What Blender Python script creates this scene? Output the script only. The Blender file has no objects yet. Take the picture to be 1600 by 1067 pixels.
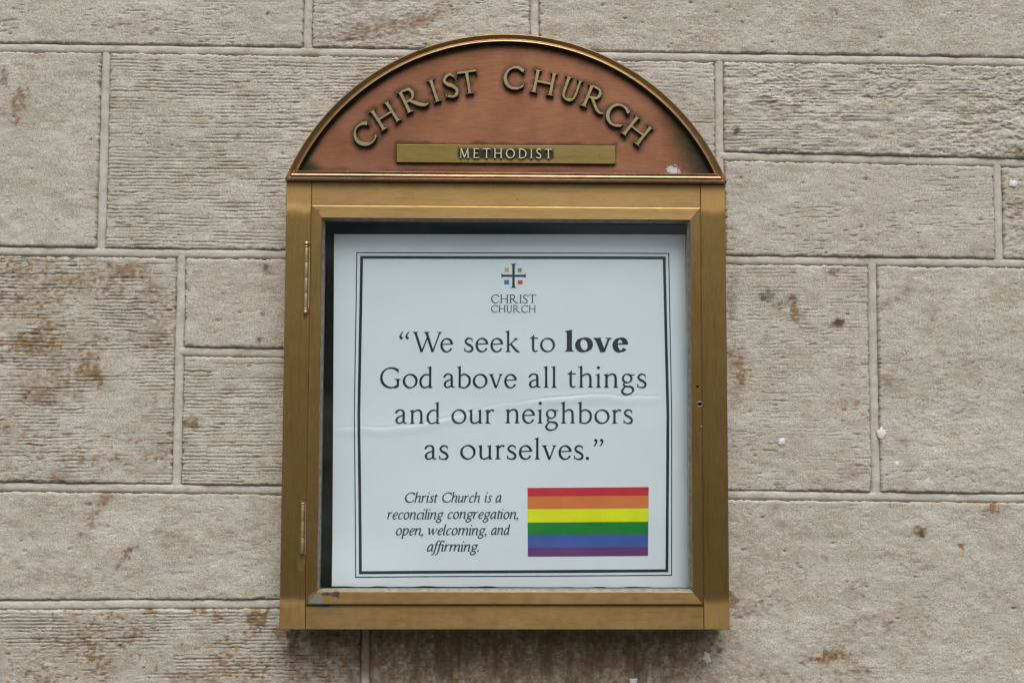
import bpy, bmesh, math, random
import numpy as np
from mathutils import Vector, Matrix
from mathutils.geometry import delaunay_2d_cdt

scene = bpy.context.scene
COL = scene.collection
R = math.radians

# ------------------------------------------------------------------ camera
CAM = np.array([-0.03839788, -2.23967353, -0.08773685])
PITCH, YAW, ROLL = 0.08267122, 0.021285, 0.00293231
_fwd = np.array([math.sin(YAW)*math.cos(PITCH), math.cos(YAW)*math.cos(PITCH), math.sin(PITCH)])
_rt = np.array([math.cos(YAW), -math.sin(YAW), 0.0]); _up = np.cross(_rt, _fwd)
_r = _rt*math.cos(ROLL)+_up*math.sin(ROLL); _u = -_rt*math.sin(ROLL)+_up*math.cos(ROLL)
cam = bpy.data.cameras.new('camera'); cam.lens = 50; cam.sensor_width = 36
cam.clip_start = 0.05; cam.clip_end = 200
camo = bpy.data.objects.new('camera', cam); COL.objects.link(camo)
camo.matrix_world = Matrix(((_r[0], _u[0], -_fwd[0], CAM[0]), (_r[1], _u[1], -_fwd[1], CAM[1]), (_r[2], _u[2], -_fwd[2], CAM[2]), (0, 0, 0, 1)))
scene.camera = camo
FPX = 50/36*1600
def at(u, v, Y):
    """measured point of the photograph on the real plane at depth Y -> (x, z)"""
    d = (u-800)/FPX*_r-(v-533.5)/FPX*_u+_fwd
    t = (Y-CAM[1])/d[1]
    p = CAM+d*t
    return float(p[0]), float(p[2])

# ------------------------------------------------------------------ daylight: an overcast street
SUN_EL, SUN_AZ = R(58), R(8)
world = bpy.data.worlds.new('World'); scene.world = world; world.use_nodes = True
wn, wl = world.node_tree.nodes, world.node_tree.links
bg = wn['Background']; bg.inputs['Strength'].default_value = 0.13
sky = wn.new('ShaderNodeTexSky'); sky.sky_type = 'NISHITA'; sky.sun_disc = False
sky.sun_elevation = SUN_EL; sky.sun_rotation = R(180)-SUN_AZ; sky.air_density = 1.0; sky.dust_density = 4.0; sky.ozone_density = 1.0
hsv = wn.new('ShaderNodeHueSaturation'); hsv.inputs['Saturation'].default_value = 0.35      # cloud cover greys the sky
wl.new(sky.outputs[0], hsv.inputs['Color'])
geo = wn.new('ShaderNodeTexCoord'); sep = wn.new('ShaderNodeSeparateXYZ'); wl.new(geo.outputs['Generated'], sep.inputs[0])
mr = wn.new('ShaderNodeMapRange'); mr.interpolation_type = 'SMOOTHSTEP'
mr.inputs['From Min'].default_value = 0.12; mr.inputs['From Max'].default_value = 0.42
wl.new(sep.outputs['Z'], mr.inputs['Value'])
mx = wn.new('ShaderNodeMix'); mx.data_type = 'RGBA'                                          # the street opposite, below the sky
side = wn.new('ShaderNodeMapRange'); side.inputs['From Min'].default_value = -.7; side.inputs['From Max'].default_value = .7
wl.new(sep.outputs['X'], side.inputs['Value'])
st_ = wn.new('ShaderNodeMix'); st_.data_type = 'RGBA'; st_.inputs['A'].default_value = (1.45, 1.42, 1.36, 1); st_.inputs['B'].default_value = (.72, .71, .68, 1)
wl.new(side.outputs[0], st_.inputs['Factor']); wmap = wn.new('ShaderNodeMapping'); wmap.inputs['Scale'].default_value = (5, 5, 26); wl.new(geo.outputs['Generated'], wmap.inputs['Vector'])
wnz = wn.new('ShaderNodeTexNoise'); wnz.inputs['Scale'].default_value = 1.0; wnz.inputs['Detail'].default_value = 3; wl.new(wmap.outputs[0], wnz.inputs['Vector'])
wr = wn.new('ShaderNodeMapRange'); wr.interpolation_type = 'SMOOTHSTEP'                         # its house fronts: pale bands and dark openings
for a_, v_ in (('From Min', .38), ('From Max', .64), ('To Min', .2), ('To Max', 2.1)): wr.inputs[a_].default_value = v_
wl.new(wnz.outputs['Fac'], wr.inputs['Value'])
fm = wn.new('ShaderNodeMix'); fm.data_type = 'RGBA'; fm.blend_type = 'MULTIPLY'; fm.inputs['Factor'].default_value = 1
wl.new(st_.outputs['Result'], fm.inputs['A']); wl.new(wr.outputs[0], fm.inputs['B']); wl.new(fm.outputs['Result'], mx.inputs['A'])
wl.new(mr.outputs[0], mx.inputs['Factor']); wl.new(hsv.outputs[0], mx.inputs['B']); wl.new(mx.outputs['Result'], bg.inputs['Color'])

sun = bpy.data.lights.new('sun', 'SUN'); sun.energy = 1.5; sun.angle = R(40); sun.color = (1.0, 0.97, 0.93)
suno = bpy.data.objects.new('sun', sun); COL.objects.link(suno)
_d = Vector((math.sin(SUN_AZ)*math.cos(SUN_EL), -math.cos(SUN_AZ)*math.cos(SUN_EL), math.sin(SUN_EL)))
suno.rotation_euler = _d.to_track_quat('Z', 'Y').to_euler()
scene.view_settings.view_transform = 'Standard'; scene.view_settings.look = 'None'
scene.view_settings.exposure = 0.30; scene.view_settings.gamma = 1.0; scene.view_settings.use_curve_mapping = False
scene.cycles.filter_width = 1.4; scene.cycles.max_bounces = 10; scene.cycles.transparent_max_bounces = 12

# ------------------------------------------------------------------ helpers
def mesh(name, verts, faces, mats, parent=None, smooth=False):
    me = bpy.data.meshes.new(name)
    me.from_pydata([tuple(map(float, v)) for v in verts], [], faces)
    return link(name, me, mats, parent, smooth)

def link(name, me, mats, parent=None, smooth=False):
    for m in (mats if isinstance(mats, (list, tuple)) else [mats]):
        me.materials.append(m)
    if smooth:
        me.polygons.foreach_set('use_smooth', np.ones(len(me.polygons), bool))
    me.update()
    o = bpy.data.objects.new(name, me); COL.objects.link(o)
    if parent:
        o.parent = parent
        off = parent.matrix_world.translation if parent.type == 'EMPTY' else Vector((0, 0, 0))
        o.location = -off                      # meshes are measured in scene coordinates
    return o

def thing(name, loc, label, cat):
    o = bpy.data.objects.new(name, None); COL.objects.link(o); o.location = loc
    o.empty_display_size = .05; o['label'] = label; o['category'] = cat
    bpy.context.view_layer.update()
    return o

class BM:
    def __init__(s): s.v, s.f, s.m = [], [], []
    def add(s, v, f, m=0):
        n = len(s.v); s.v += [tuple(p) for p in v]; s.f += [tuple(i+n for i in q) for q in f]; s.m += [m]*len(f)
    def box(s, x0, x1, y0, y1, z0, z1, m=0):
        s.add([(x0, y0, z0), (x1, y0, z0), (x1, y1, z0), (x0, y1, z0), (x0, y0, z1), (x1, y0, z1), (x1, y1, z1), (x0, y1, z1)],
              [(0, 3, 2, 1), (4, 5, 6, 7), (0, 1, 5, 4), (1, 2, 6, 5), (2, 3, 7, 6), (3, 0, 4, 7)], m)
    def build(s, name, mats, parent=None, bevel=0, seg=2, smooth=False):
        me = bpy.data.meshes.new(name); me.from_pydata(s.v, [], s.f)
        me.polygons.foreach_set('material_index', s.m)
        if bevel:
            b = bmesh.new(); b.from_mesh(me)
            bmesh.ops.remove_doubles(b, verts=b.verts, dist=1e-6)
            es = [e for e in b.edges if len(e.link_faces) == 2 and e.calc_face_angle() > .6]
            bmesh.ops.bevel(b, geom=es, offset=bevel, segments=seg, profile=.6, affect='EDGES', clamp_overlap=True)
            bmesh.ops.recalc_face_normals(b, faces=b.faces)
            b.to_mesh(me); b.free()
        return link(name, me, mats, parent, smooth)

def _hash(ix, iz, seed):
    h = (ix.astype(np.int64)*374761393+iz.astype(np.int64)*668265263+seed*974634777) & 0xFFFFFFFF
    h = ((h ^ (h >> 13))*1274126177) & 0xFFFFFFFF
    h = ((h ^ (h >> 16))*2246822519) & 0xFFFFFFFF
    return ((h ^ (h >> 15)) & 0xFFFFFF)/float(0xFFFFFF)

def vn(x, z, seed=0):
    """smooth value noise in -1..1"""
    ix, iz = np.floor(x), np.floor(z); fx, fz = x-ix, z-iz
    fx = fx*fx*fx*(fx*(fx*6-15)+10); fz = fz*fz*fz*(fz*(fz*6-15)+10)
    a, b = _hash(ix, iz, seed), _hash(ix+1, iz, seed); c, d = _hash(ix, iz+1, seed), _hash(ix+1, iz+1, seed)
    return ((a+(b-a)*fx)*(1-fz)+(c+(d-c)*fx)*fz)*2-1

def fbm(x, z, seed=0, o=4, g=.5):
    r, a = 0, 1.0
    for k in range(o):
        r = r+a*vn(x*2**k+17.3*k, z*2**k-9.1*k, seed+k*31); a *= g
    return r

def sstep(a, b, x):
    t = np.clip((x-a)/(b-a), 0, 1); return t*t*(3-2*t)

# ------------------------------------------------------------------ materials
class Mat:
    def __init__(s, name):
        s.m = bpy.data.materials.new(name); s.m.use_nodes = True
        s.n, s.l = s.m.node_tree.nodes, s.m.node_tree.links
        s.b = s.n['Principled BSDF']; s.out = s.n['Material Output']
        s.tc = s.n.new('ShaderNodeTexCoord')
    def set(s, **k):
        for a, v in k.items():
            s.put(s.b.inputs[a.replace('_', ' ')], v)
    def put(s, sock, v):
        if hasattr(v, 'is_output'): s.l.new(v, sock)
        elif isinstance(v, tuple) and len(v) == 3 and sock.type == 'RGBA': sock.default_value = (*v, 1)
        else: sock.default_value = v
    def noise(s, scale, detail=4, rough=.55, stretch=(1, 1, 1), off=(0, 0, 0)):
        mp = s.n.new('ShaderNodeMapping'); mp.inputs['Scale'].default_value = stretch; mp.inputs['Location'].default_value = off
        s.l.new(s.tc.outputs['Object'], mp.inputs['Vector'])
        t = s.n.new('ShaderNodeTexNoise'); t.inputs['Scale'].default_value = scale; t.inputs['Detail'].default_value = detail; t.inputs['Roughness'].default_value = rough
        s.l.new(mp.outputs[0], t.inputs['Vector']); return t.outputs['Fac']
    def ramp(s, v, a, b, lo=0.0, hi=1.0):
        r = s.n.new('ShaderNodeMapRange'); r.interpolation_type = 'SMOOTHSTEP'
        s.put(r.inputs['Value'], v)
        for k, x in (('From Min', a), ('From Max', b), ('To Min', lo), ('To Max', hi)): s.put(r.inputs[k], x)
        return r.outputs[0]
    def mix(s, f, a, b, mode='MIX'):
        m = s.n.new('ShaderNodeMix'); m.data_type = 'RGBA'; m.blend_type = mode
        s.put(m.inputs['Factor'], f); s.put(m.inputs['A'], a); s.put(m.inputs['B'], b); return m.outputs['Result']
    def math(s, op, a, b=0.0, c=0.0):
        m = s.n.new('ShaderNodeMath'); m.operation = op
        for k, v in enumerate((a, b, c)): s.put(m.inputs[k], v)
        return m.outputs[0]
    def attr(s, name):
        a = s.n.new('ShaderNodeAttribute'); a.attribute_name = name; return a.outputs['Fac']
    def sep(s):
        x = s.n.new('ShaderNodeSeparateXYZ'); s.l.new(s.tc.outputs['Object'], x.inputs[0]); return x.outputs
    def bump(s, h, strength, dist):
        b = s.n.new('ShaderNodeBump'); b.inputs['Strength'].default_value = strength; b.inputs['Distance'].default_value = dist
        s.put(b.inputs['Height'], h); s.l.new(b.outputs[0], s.b.inputs['Normal']); return b
    def blob(s, x, z, rx, rz, seed=0, amp=.9, sc=220):
        """a stain of irregular outline round (x, z)"""
        o = s.sep()
        dx = s.math('DIVIDE', s.math('SUBTRACT', o['X'], x), rx); dz = s.math('DIVIDE', s.math('SUBTRACT', o['Z'], z), rz)
        d = s.math('SQRT', s.math('ADD', s.math('MULTIPLY', dx, dx), s.math('MULTIPLY', dz, dz)))
        n = s.math('MULTIPLY', s.math('SUBTRACT', s.noise(sc, 4, .6, off=(seed, 0, seed*2)), .5), amp*2.4)
        return s.ramp(s.math('ADD', d, n), 1.1, .55)

def lin(r, g, b):
    f = lambda c: ((c/255+.055)/1.055)**2.4 if c > 10 else c/255/12.92
    return (f(r), f(g), f(b))
# ------------------------------------------------------------------ lettering
# A serif face drawn stroke by stroke (1000 units per em, capitals 650 high).
def crom(pts, n=7):
    """smooth curve through (x, y, width) points"""
    P = np.array(pts, float)
    if len(P) == 2:
        return P
    Q = np.vstack([2*P[0]-P[1], P, 2*P[-1]-P[-2]])
    out = []
    for i in range(1, len(Q)-2):
        p0, p1, p2, p3 = Q[i-1:i+3]
        for k in range(n):
            t = k/n
            out.append(0.5*((2*p1)+(p2-p0)*t+(2*p0-5*p1+4*p2-p3)*t*t+(3*p1-p0-3*p2+p3)*t**3))
    out.append(P[-1])
    return np.array(out)

def hull4(q):
    pts = sorted(set((round(float(x), 4), round(float(y), 4)) for x, y in q))
    if len(pts) < 3:
        return None
    def half(ps):
        h = []
        for p in ps:
            while len(h) > 1 and (h[-1][0]-h[-2][0])*(p[1]-h[-2][1])-(h[-1][1]-h[-2][1])*(p[0]-h[-2][0]) <= 0:
                h.pop()
            h.append(p)
        return h
    a, b = half(pts), half(pts[::-1])
    r = a[:-1]+b[:-1]
    return r if len(r) > 2 else None

class Face:
    def __init__(s, S=70, H=32, serif=1.0, tilt=22):
        s.S, s.H, s.k, s.tilt = S, H, serif, math.radians(tilt)
        s.polys = []
    def poly(s, pts):
        a = 0
        for (x0, y0), (x1, y1) in zip(pts, pts[1:]+pts[:1]):
            a += x0*y1-x1*y0
        s.polys.append(list(pts) if a > 0 else list(pts)[::-1])
    def run(s, P):
        """a stroke of the given widths along a sampled path"""
        P = np.asarray(P, float)
        d = np.gradient(P[:, :2], axis=0)
        d /= np.linalg.norm(d, axis=1)[:, None]+1e-9
        nrm = np.c_[-d[:, 1], d[:, 0]]
        L = P[:, :2]+nrm*P[:, 2:3]/2
        R = P[:, :2]-nrm*P[:, 2:3]/2
        for i in range(len(P)-1):
            h = hull4([L[i], L[i+1], R[i+1], R[i]])
            if h:
                s.polys.append(h)
    def c(s, *pts):
        s.run(crom(pts))
    def arc(s, cx, cy, rx, ry, a0, a1, S=None, H=None, n=40):
        """part of a bowl, thick and thin as a tilted broad pen leaves it"""
        S = S or s.S; H = H or s.H
        t = np.radians(np.linspace(a0, a1, n))
        x, y = cx+rx*np.cos(t), cy+ry*np.sin(t)
        nx, ny = np.cos(t)/rx, np.sin(t)/ry
        l = np.hypot(nx, ny); nx /= l; ny /= l
        u = nx*math.cos(s.tilt)+ny*math.sin(s.tilt)
        v = -nx*math.sin(s.tilt)+ny*math.cos(s.tilt)
        s.run(np.c_[x, y, np.sqrt((S*1.05*u)**2+(H*v)**2)])
    def dot(s, x, y, r):
        s.poly([(x+r*math.cos(a*math.pi/9), y+r*math.sin(a*math.pi/9)) for a in range(18)])
    def bar(s, x0, y0, x1, y1, w):
        s.run([(x0, y0, w), (x1, y1, w)])
    def foot(s, x, w=None, l=48, r=48, y=0, up=1, t=20):
        """bracketed serif under (or over) a stem centred on x"""
        w = (w or s.S)/2; l *= s.k; r *= s.k
        f = lambda dx, dy: (x+dx, y+up*dy)
        pts = [f(-w-l, 0), f(w+r, 0), f(w+r-3, t*.8), f(w+r*.45, t+7), f(w+r*.15, t+22), f(w, t+50),
               f(-w, t+50), f(-w-l*.15, t+22), f(-w-l*.45, t+7), f(-w-l+3, t*.8)]
        s.poly(pts)
    def flag(s, x, y, w=None, l=52):
        """slanted head serif of a lower-case stem"""
        w = (w or s.S)/2
        s.poly([(x-w-l, y-36), (x-w*.2, y-14), (x+w, y+8), (x+w, y-120), (x-w, y-130), (x-w-4, y-72), (x-w-16, y-58), (x-w-l, y-52)])
    def stem(s, x, y0, y1, w=None):
        w = w or s.S
        s.run([(x, y0, w), (x, (y0+y1)/2, w*.95), (x, y1, w)])

XH, ASC, CAP = 455, 700, 650
def glyph(ch, S, H, style):
    f = Face(S, H, 1.0 if style != 'bold' else 1.35, 22 if style != 'bold' else 13)
    q = S/2
    it = style == 'italic'
    if it:
        f.tilt = math.radians(30)
    # ---- italic lower case (upright here, sheared afterwards)
    if it and ch in 'hnmruaidtlpcwfeogs':
        X = 440
        def st(x, y1, y0=0, hook=True):
            f.run([(x, y1, S), (x, y0+50, S)])
            if hook:
                f.c((x, y0+70, S), (x+12, y0+22, S*.85), (x+48, y0+8, H), (x+88, y0+48, H*.7))
            else:
                f.run([(x, y0+60, S), (x-4, y0, S*.85)])
        def ent(x, y):
            f.c((x-70, y-50, H*.7), (x-40, y-15, H*1.2), (x, y-25, S*.9))
        def arch(x0, x1, hook):
            f.c((x0, 190, H), (x0+60, 345, H*1.2), (x0+140, 430, S*.75), (x1-12, 400, S*.95), (x1, 310, S), (x1-4, 150, S))
            st(x1-4, 170, 0, hook)
        if ch in 'nhm':
            st(60, X if ch != 'h' else ASC-10, 0, False)
            if ch == 'h': f.poly([(20, ASC-40), (60+q, ASC+5), (60+q, ASC-70), (40, ASC-52)])
            else: ent(60, X)
            arch(60, 305, ch != 'm')
            if ch == 'm':
                f.run([(301, 60, S), (297, 0, S*.85)])
                arch(301, 545, True)
            w = 395 if ch != 'm' else 635
        elif ch == 'r':
            st(60, X, 0, False); ent(60, X)
            f.c((60, 220, H), (110, 350, H*1.3), (180, 425, S*.7), (255, 425, S*1.0)); w = 285
        elif ch == 'u':
            ent(60, X); f.c((60, 420, S), (58, 180, S), (70, 50, S*.9), (130, 12, H*1.3), (215, 90, H), (290, 240, H))
            st(290, X); w = 375
        elif ch in 'ad':
            f.c((300, 400, H*1.4), (220, 440, H*1.5), (110, 350, S*.9), (58, 190, S), (80, 40, S*.9), (150, 15, H*1.4), (240, 120, H), (295, 260, H))
            st(300, X if ch == 'a' else ASC-10)
            if ch == 'd': f.poly([(255, ASC-40), (300+q, ASC+5), (300+q, ASC-70), (275, ASC-52)])
            w = 390
        elif ch in 'il':
            st(60, X if ch == 'i' else ASC-10)
            if ch == 'i': ent(60, X); f.dot(72, 620, 46)
            else: f.poly([(15, ASC-40), (60+q, ASC+5), (60+q, ASC-70), (40, ASC-52)])
            w = 150
        elif ch == 't':
            st(75, 540); f.bar(5, 425, 190, 435, H*1.1); w = 185
        elif ch == 'p':
            ent(70, X); f.run([(70, X, S), (66, -215, S)]); f.foot(66, l=40, r=40, y=-235)
            f.c((70, 190, H), (130, 350, H*1.2), (215, 430, S*.75), (300, 380, S*.95), (322, 250, S), (260, 70, S*.8), (165, 10, H*1.3), (75, 40, H)); w = 365
        elif ch == 'c':
            f.c((300, 360, S*.95), (255, 425, S*.6), (180, 420, H*1.2), (95, 320, S*.9), (62, 180, S), (95, 45, S*.9), (180, 12, H*1.4), (290, 85, H*.8)); w = 320
        elif ch == 'e':
            f.c((75, 200, H), (200, 225, H*1.2), (285, 310, S*.8), (265, 410, S*.7), (185, 425, H*1.2), (95, 325, S*.9), (62, 180, S), (95, 45, S*.9), (180, 12, H*1.4), (290, 85, H*.8)); w = 320
        elif ch == 'o':
            f.arc(190, 220, 140, 215, -4, 362, S*.98, H*1.15); w = 380
        elif ch == 'w':
            ent(60, X); f.c((60, 420, S), (90, 200, S), (120, 10, S*.7)); f.c((120, 10, H*1.3), (230, 230, H), (290, 440, H*1.2))
            f.c((290, 420, S), (320, 200, S), (345, 10, S*.7)); f.c((345, 10, H*1.3), (470, 220, H), (520, 350, S*.6), (505, 440, S*.8)); w = 560
        elif ch == 'f':
            f.c((-70, -205, S*.8), (-20, -225, H*1.3), (45, -150, S*.85), (75, 50, S), (85, 400, S), (115, 610, S*.9), (190, 690, H*1.3), (255, 655, S*.8))
            f.bar(10, 425, 205, 432, H*1.1); w = 195
        elif ch == 's':
            f.c((255, 350, S*.55), (225, 415, H*1.2), (150, 425, H*1.2), (90, 345, S*.8), (150, 240, S), (215, 140, S), (180, 35, H*1.6), (95, 12, H*1.3), (30, 80, S*.6)); w = 275
        elif ch == 'g':
            f.arc(190, 285, 120, 140, -4, 362, S*.85, H*1.15)
            f.c((270, 400, H), (320, 425, H*1.6), (375, 415, H*1.3))
            f.c((120, 165, H), (80, 95, H*1.3), (130, 40, S*.8), (260, 0, S*.95), (305, -90, S*.9), (230, -190, H*1.4), (110, -205, H*1.3), (30, -140, S*.8), (65, -40, H*1.2), (150, 25, H)); w = 365
        poly = f.polys
        sh = math.tan(math.radians(11))
        return [[(x+y*sh, y) for x, y in p] for p in poly], w
    if style == 'bold' and ch in 'love':             # the heavy cut is wider, with open counters
        if ch == 'l':
            f.stem(150, 0, ASC-40); f.foot(150, t=24); f.poly([(20, ASC-34), (150+q, ASC+12), (150+q, ASC-120), (150-q, ASC-140), (150-q-4, ASC-78), (20, ASC-64)]); w = 300
        elif ch == 'o':
            f.arc(276, 222, 276-q*1.03, 236-H*.6, -4, 362, S, H*1.1, 60); w = 552
        elif ch == 'v':
            f.run([(118, 436, S*1.02), (285, 0, S*.95)]); f.run([(470, 436, H*1.2), (322, 6, H*1.25)]); f.poly([(225, 8), (345, 8), (330, -12), (235, -12)])
            f.foot(112, w=S, y=XH-4, up=-1, l=38, r=34, t=22); f.foot(474, w=H*1.2, y=XH-4, up=-1, l=62, r=50, t=22); w = 570
        else:
            f.arc(243, 222, 243-q*1.0, 236-H*.6, 4, 326, S*.98, H*1.15, 60); f.poly([(110, 232), (482, 232), (482, 268), (470, 290), (110, 272)]); w = 480
    elif ch == 'l':
        f.stem(85, 0, ASC-40); f.foot(85); f.flag(85, ASC); w = 175
    elif ch == 'i':
        f.stem(85, 0, XH-40); f.foot(85); f.flag(85, XH); f.dot(85, 640, 30+q*.55); w = 175
    elif ch in 'hn':
        f.stem(85, 0, (ASC if ch == 'h' else XH)-40); f.foot(85, r=42); f.flag(85, ASC if ch == 'h' else XH)
        f.c((95, 335, H), (165, 405, H*1.25), (255, 438, S*.72), (330, 405, S*.95), (360, 310, S), (360, 40, S))
        f.foot(360, l=42); w = 450
    elif ch == 'u':
        f.flag(85, XH); f.c((85, 400, S), (85, 150, S), (102, 55, S*.95), (170, 12, S*.68), (260, 30, H*1.3), (350, 95, H))
        f.stem(360, 0, XH-40); f.flag(360, XH); f.poly([(360-q, 70), (360+q, 70), (360+q+12, 34), (360+q+45, 22), (360+q+45, 10), (360-q, -10)]); w = 450
    elif ch == 'r':
        f.stem(85, 0, XH-40); f.foot(85, r=58); f.flag(85, XH)
        f.c((100, 330, H), (150, 395, H*1.4), (205, 435, S*.6), (250, 425, S*.8), (285, 405, S*1.05)); w = 305
    elif ch == 'a':
        f.c((38, 330, S*.9), (62, 382, S*.8), (110, 428, H*1.5), (190, 440, S*.6), (258, 405, S*.9), (280, 320, S), (280, 110, S), (296, 38, S*.75), (335, 20, H), (382, 44, H*.6))
        f.c((280, 275, H), (190, 243, H*1.2), (95, 190, S*.75), (62, 112, S), (88, 38, S*.8), (150, 14, S*.62), (225, 45, H*1.2), (282, 100, H)); w = 385
    elif ch == 'e':
        cx, cy = 205, 222
        f.arc(cx, cy, 205-q*1.05, cy+12-H*.6, 8, 332, S*1.0, H*1.15)
        f.bar(55, 248, 205+205-q*1.05+S*.36, 268, H*1.02); w = 405
        if S > 120: f.poly([(205+60, 262), (205+205-S*.55, 262), (205+205-S*.5, 300), (205+60, 300)])
    elif ch == 'o':
        f.arc(235, 222, 235-q, 234-H*.6, -4, 362, S*1.02, H*1.12); w = 470
    elif ch == 'd':
        f.stem(355, 0, ASC-40); f.flag(355, ASC); f.poly([(355-q, 70), (355+q, 70), (355+q+12, 36), (355+q+45, 24), (355+q+45, 12), (355-q, -10)])
        f.c((350, 395, H), (270, 432, H*1.3), (160, 410, S*.75), (70, 300, S*.98), (52, 190, S), (85, 70, S*.95), (170, 14, S*.66), (270, 40, H*1.2), (352, 100, H)); w = 445
    elif ch == 'b':
        f.stem(90, 20, ASC-40); f.flag(90, ASC); f.poly([(90-q, 60), (90-q, 5), (90, 15), (90+q, 30), (90+q, 60)])
        f.c((95, 360, H), (170, 418, H*1.4), (265, 432, S*.7), (375, 355, S*.95), (408, 235, S), (370, 95, S*.95), (270, 14, S*.62), (180, 8, H*1.3), (92, 38, H)); w = 452
    elif ch == 'k':
        f.stem(85, 0, ASC-40); f.foot(85, r=42); f.flag(85, ASC)
        f.run([(100, 205, H), (345, 432, H*1.1)]); f.foot(330, w=H, y=XH-8, up=-1, l=62, r=62, t=16)
        f.c((165, 262, S*.8), (290, 110, S), (370, 30, S*.95), (440, 8, H*.9)); f.poly([(330, 0), (455, 0), (452, 16), (400, 40), (350, 60)]); w = 455
    elif ch == 's':
        f.c((280, 390, H), (225, 432, H*1.25), (135, 425, H*1.6), (72, 345, S*.85), (120, 262, S*1.02), (220, 205, S*1.05), (288, 120, S*.92), (255, 35, H*1.8), (165, 8, H*1.2), (75, 35, H*1.1))
        f.poly([(272, 425), (292, 440), (296, 315), (282, 315), (262, 375)]); f.poly([(60, 20), (38, -5), (30, 138), (46, 138), (78, 60)]); w = 325
    elif ch == 't':
        f.c((118, 440, S), (118, 140, S), (134, 45, S*.95), (190, 14, S*.66), (268, 48, H*.8))
        f.poly([(118-q, 400), (118+q, 400), (118+q, 552), (118+q-20, 552), (80, 478), (22, 446), (22, 430), (118-q, 428)]); f.bar(30, 438, 270, 442, H*1.1); w = 280
    elif ch == 'v':
        f.run([(75, 440, S), (228, 5, S)]); f.run([(385, 440, H*1.15), (236, 5, H*1.15)]); f.poly([(228-q*.95, 20), (236+H*.6, 20), (234, -14), (222, -14)])
        f.foot(78, w=S, y=XH-6, up=-1, l=50, r=55, t=16); f.foot(382, w=H, y=XH-6, up=-1, l=62, r=55, t=16); w = 455
    elif ch == 'g':
        f.arc(195, 300, 150-q*.55, 155-H*.5, -4, 362, S*.9, H*1.1)
        f.poly([(262, 405), (315, 428), (420, 430), (416, 398), (330, 396), (285, 372)])
        f.c((130, 178, H), (88, 118, H*1.4), (112, 62, S*.75), (200, 42, S*.75), (310, 28, S*.95), (375, -55, S*.95), (330, -160, S*.6), (215, -212, H*1.3), (95, -195, H*1.8), (40, -120, S*.9), (78, -28, H*1.5), (150, 40, H)); w = 415
    elif ch == 'W':
        T = S*1.06
        f.run([(92, 635, T), (296, 0, T)]); f.run([(296, 0, H*1.2), (490, 520, H*1.2)]); f.run([(440, 635, T), (640, 0, T)]); f.run([(640, 0, H*1.2), (862, 635, H*1.2)])
        for x, l, r, ww in ((92, 55, 62, S), (440, 55, 75, S), (862, 78, 55, H)):
            f.foot(x, w=ww, y=650, up=-1, l=l, r=r, t=16)
        w = 955
    elif ch in 'CG':
        wd = 600 if ch == 'C' else 655
        f.arc(345, 325, 345-q*1.05, 337-H*.6, 42, 318 if ch == 'C' else 306, S*1.1, H*1.15)
        f.poly([(520, 598), (560, 622), (578, 600), (576, 455), (560, 450), (540, 540)])
        if ch == 'C': f.poly([(555, 175), (600, 190), (575, 70), (540, 55), (520, 90)]) if S > 80 else f.poly([(565, 120), (592, 170), (575, 60), (535, 45), (520, 80)])
        else:
            f.stem(560, 45, 270); f.foot(560, y=292, up=-1, l=78, r=55); f.c((430, 10, H*1.3), (510, 25, H*1.6), (560, 55, S*.9))
        w = wd
    elif ch == 'H':
        for x in (100, 560):
            f.stem(x, 0, 650, S); f.foot(x, y=0, l=52, r=52); f.foot(x, y=650, up=-1, l=52, r=52)
        f.bar(100, 335, 560, 335, H*1.15); w = 660
    elif ch == 'I':
        f.stem(100, 0, 650); f.foot(100, l=55, r=55); f.foot(100, y=650, up=-1, l=55, r=55); w = 200
    elif ch == 'T':
        f.stem(290, 0, 640); f.foot(290, l=58, r=58); f.bar(20, 632, 560, 632, H*1.15)
        f.poly([(14, 652), (46, 652), (40, 600), (20, 505), (2, 505), (6, 600)]); f.poly([(566, 652), (534, 652), (540, 600), (560, 505), (578, 505), (574, 600)]); w = 580
    elif ch == 'R':
        f.stem(100, 0, 650); f.foot(100, l=52, r=55); f.foot(100, y=650, up=-1, l=52, r=10)
        f.c((100, 633, H*1.1), (230, 634, H*1.3), (350, 600, S*.85), (398, 490, S), (350, 365, S*.85), (240, 322, H*1.4), (110, 318, H*1.1))
        f.c((225, 330, S*.8), (340, 195, S), (470, 70, S), (580, 12, S*.75), (690, 30, H*.8)); w = 690
    elif ch == 'S':
        f.c((365, 570, H), (290, 630, H*1.25), (180, 625, H*1.6), (88, 510, S*.9), (150, 390, S*1.05), (290, 295, S*1.08), (375, 175, S*.95), (325, 50, H*1.8), (210, 14, H*1.2), (75, 60, H*1.1))
        f.poly([(358, 610), (388, 645), (390, 480), (372, 480), (345, 560)]); f.poly([(65, 40), (35, 0), (25, 185), (44, 185), (85, 90)]); w = 415
    elif ch == 'U':
        f.c((100, 640, S), (100, 260, S), (122, 95, S*.95), (200, 20, S*.7), (300, 14, H*1.5), (395, 75, H*1.4), (432, 220, H*1.35), (434, 640, H*1.35))
        f.foot(100, y=650, up=-1, l=55, r=55); f.foot(434, y=650, up=-1, w=H*1.3, l=60, r=55); w = 520
    elif ch == 'M':
        f.run([(110, 640, H*1.2), (80, 10, H*1.2)]); f.foot(80, w=H, l=62, r=62); f.run([(125, 640, S), (370, 20, S)]); f.run([(370, 20, H*1.2), (615, 640, H*1.2)])
        f.run([(620, 640, S), (655, 10, S)]); f.foot(655, l=55, r=55); f.foot(120, w=S, y=650, up=-1, l=60, r=0); f.foot(620, w=S, y=650, up=-1, l=0, r=60); w = 750
    elif ch == 'E':
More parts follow.
